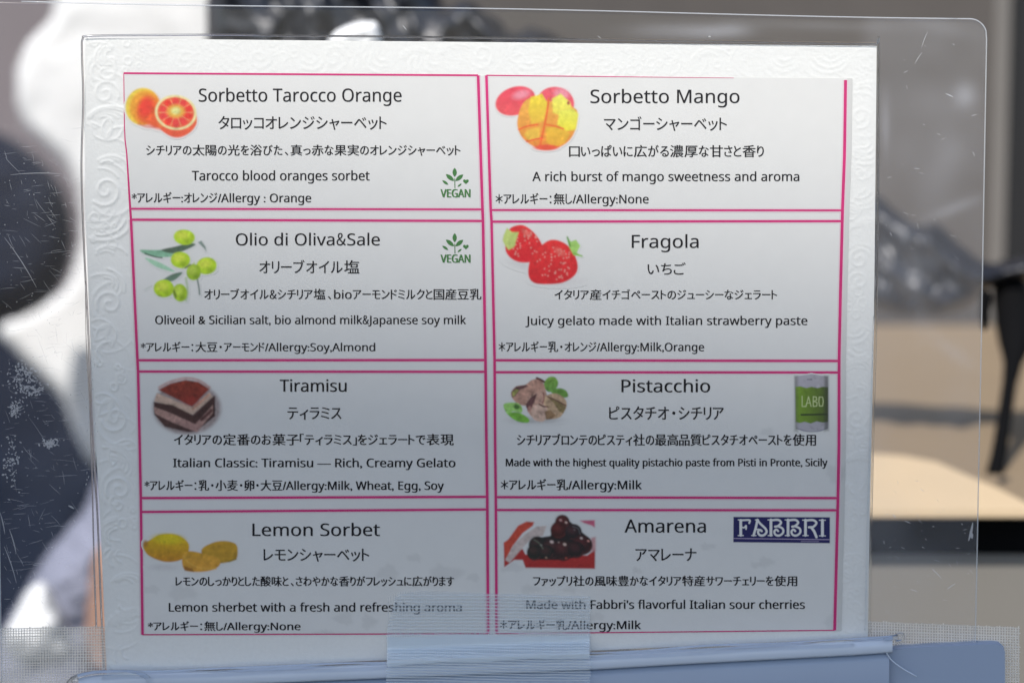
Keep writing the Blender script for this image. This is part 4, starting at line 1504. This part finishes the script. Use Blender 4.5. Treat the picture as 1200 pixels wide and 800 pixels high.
bag = cushion('crumpled_bag', [(250, -30), (330, -60), (430, -50), (505, -20), (522, 8), (548, 1), (566, 12), (584, 22), (600, 38), (622, 33), (645, 38), (668, 52), (760, 100), (900, 190), (1015, 222),
                               (1046, 243), (1075, 264), (1098, 262), (1124, 285), (1160, 308), (1215, 300), (1215, 326), (1180, 330), (1152, 345), (1135, 360), (1100, 370), (1060, 370), (1028, 362), (980, 345), (860, 330), (600, 300), (300, 260), (250, 120)],
              0.60, 0.04, M['bag'], step=3.0, rough=0.007, fq=0.014, seed=3.3, wprof=26,
              folds=[([(1022, 350), (1060, 361), (1100, 360), (1142, 346)], 12, 0.006), ([(1030, 240), (1046, 290), (1036, 350)], 23, 0.0074), ([(1052, 246), (1084, 298), (1108, 352)], 22, 0.0099), ([(1078, 264), (1104, 300), (1146, 326), (1215, 318)], 18, 0.0105),
                     ([(1096, 262), (1128, 290), (1160, 310), (1215, 306)], 15, 0.0074), ([(1066, 256), (1060, 300), (1078, 340), (1070, 366)], 17, 0.0074), ([(1120, 300), (1122, 335), (1098, 366)], 15, 0.0062),
                     ([(1020, 300), (1060, 330), (1120, 362)], 17, 0.0062), ([(1010, 250), (1020, 330)], 13, 0.0074),
                     ([(262, -20), (300, 20), (322, 70)], 27, 0.0087), ([(300, -40), (350, 0), (372, 50)], 23, 0.0087), ([(360, -40), (380, 10), (430, 60)], 25, 0.0087), ([(400, -40), (440, 5), (470, 60)], 20, 0.0099),
                     ([(470, -30), (482, 20), (505, 60)], 22, 0.0087), ([(546, 2), (520, 30), (512, 70)], 22, 0.0099), ([(548, 4), (566, 34), (598, 66)], 20, 0.0087), ([(604, 38), (590, 60)], 15, 0.0062),
                     ([(640, 40), (622, 60), (640, 90)], 20, 0.0074), ([(330, 10), (310, 50)], 17, 0.0062)])
tag(bag, 'crumpled black plastic bag with shiny folds, spread behind the menu card', 'bag')
# black stand that props the bag
sx = spline([(1180, 318), (1184, 345), (1189, 375), (1190, 400), (1187, 425), (1183, 450), (1177, 490), (1171, 530), (1165, 556)], 5)
sw = np.interp(np.linspace(0, 1, len(sx)), np.linspace(0, 1, 9), [18, 24, 26, 22, 12, 9, 9, 9.5, 10])
yb = float(Q(1165, 556, ZC)[1])
V, F = tube(P(sx[:, 0], sx[:, 1], np.linspace(0.60, yb, len(sx)), False), sw * S * (yb + D) / D, 12)
o = mesh_obj('black_stand', V, F, M['dark'], smooth=True)
tag(o, 'black tapered stand under the right end of the crumpled bag', 'stand')
o = cushion('black_strap', [(1150, 340), (1162, 345), (1160, 365), (1158, 384), (1151, 386), (1148, 365)], 0.34, 0.006, M['dark'], step=1.5, wprof=4)
tag(o, 'short black strap hanging from the bag beside the stand', 'strap')

# white bulge seen over the card's top edge
o = cushion('white_bundle', [(384, 52), (392, 38), (408, 29), (430, 25), (444, 30), (446, 60), (420, 80), (390, 75)], 0.285, 0.012, M['white'], step=2.0, rough=0.002, fq=0.05, wprof=16)
tag(o, 'small white bundle peeping over the card top, against the black bag', 'bundle')

o = cushion('dark_cloth', [(-90, 330), (40, 340), (130, 360), (200, 420), (220, 600), (200, 900), (-90, 900)], 2.7, 0.08, M['navy'], step=5.0, rough=0.006, fq=0.012, seed=12, wprof=50)
tag(o, 'dark navy cloth farthest back at the lower left, seen through the scratches', 'cloth')
# left: big white cloth, navy bag, pale mound
o = cushion('white_cloth', [(262, -60), (256, 30), (250, 120), (240, 400), (170, 500), (120, 545), (95, 520), (75, 470), (48, 440), (22, 415), (0, 385), (40, 362), (78, 335), (96, 280), (92, 232), (78, 196), (56, 172),
                            (30, 145), (20, 110), (28, 60), (66, 10), (60, -60)], 2.2, 0.03, M['white'], step=4.0, rough=0.004, fq=0.010, seed=1.0, wprof=12)
tag(o, 'large blurred white cloth hanging behind the upper left of the card', 'cloth')
o = cushion('navy_bag', [(-70, 150), (0, 158), (40, 180), (68, 210), (84, 250), (86, 295), (72, 335), (40, 366), (0, 378), (-70, 380)], 1.9, 0.10, M['navy'], step=4.0, rough=0.005, fq=0.02, seed=7, wprof=50)
tag(o, 'blurred rounded navy bag in front of the white cloth, left edge', 'bag')
o = cushion('pale_cloth', [(250, 480), (130, 545), (96, 600), (62, 640), (30, 690), (2, 740), (-30, 800), (-40, 900), (240, 900)], 1.0, 0.07, M['lav'], step=4.0, rough=0.012, fq=0.018, seed=2, wprof=50)
tag(o, 'blurred lavender grey cloth sloping behind the lower left of the card', 'cloth')
o = cushion('white_bundle', [(20, 715), (34, 690), (52, 682), (66, 700), (78, 730), (84, 770), (30, 780), (5, 750)], 0.75, 0.04, M['white'], step=3.0, rough=0.006, fq=0.03, seed=4, wprof=26)
tag(o, 'bright white bundle just above the mesh tape at the lower left', 'bundle')
o = cushion('peach_cloth', [(108, 660), (118, 640), (150, 650), (150, 790), (98, 790), (101, 720)], 0.80, 0.03, M['skin'], step=3.0, rough=0.003, fq=0.03, seed=5, wprof=26)
tag(o, 'blurred peach coloured cloth beside the lower left card edge', 'cloth')

# unseen slab, added behind the camera so its edge casts the shade on the lower half
A, B = P(100, 318, 0.0), P(1030, 405, 0.0)
Ds = 7.6
ea, eb = A + SUN * Ds, B + SUN * Ds
dv = (eb - ea) / np.linalg.norm(eb - ea)
e0, e1 = ea - dv * 2.6, eb + dv * 2.6
outw = np.array([0, -1.0, -0.12]) * 2.4
V = [e0, e1, e1 + outw, e0 + outw]
V = V + [q + np.array([0, 0, 0.02]) for q in V]
F = [(0, 3, 2, 1), (4, 5, 6, 7), (0, 1, 5, 4), (1, 2, 6, 5), (2, 3, 7, 6), (3, 0, 4, 7)]
o = mesh_obj('added_shade_slab', V, F, M['greyp'])
tag(o, kind='structure')

# the ledge the tray stands on
zl = float(tray.location[2])
o = mesh_obj('ledge', *box((-0.5, -0.20, zl - 0.03), (0.5, 0.1, zl)), M['greyp'])
tag(o, kind='structure')

bpy.data.objects.remove(_fo)
for ob in bpy.data.objects:
    if '_o' in ob:
        del ob['_o']
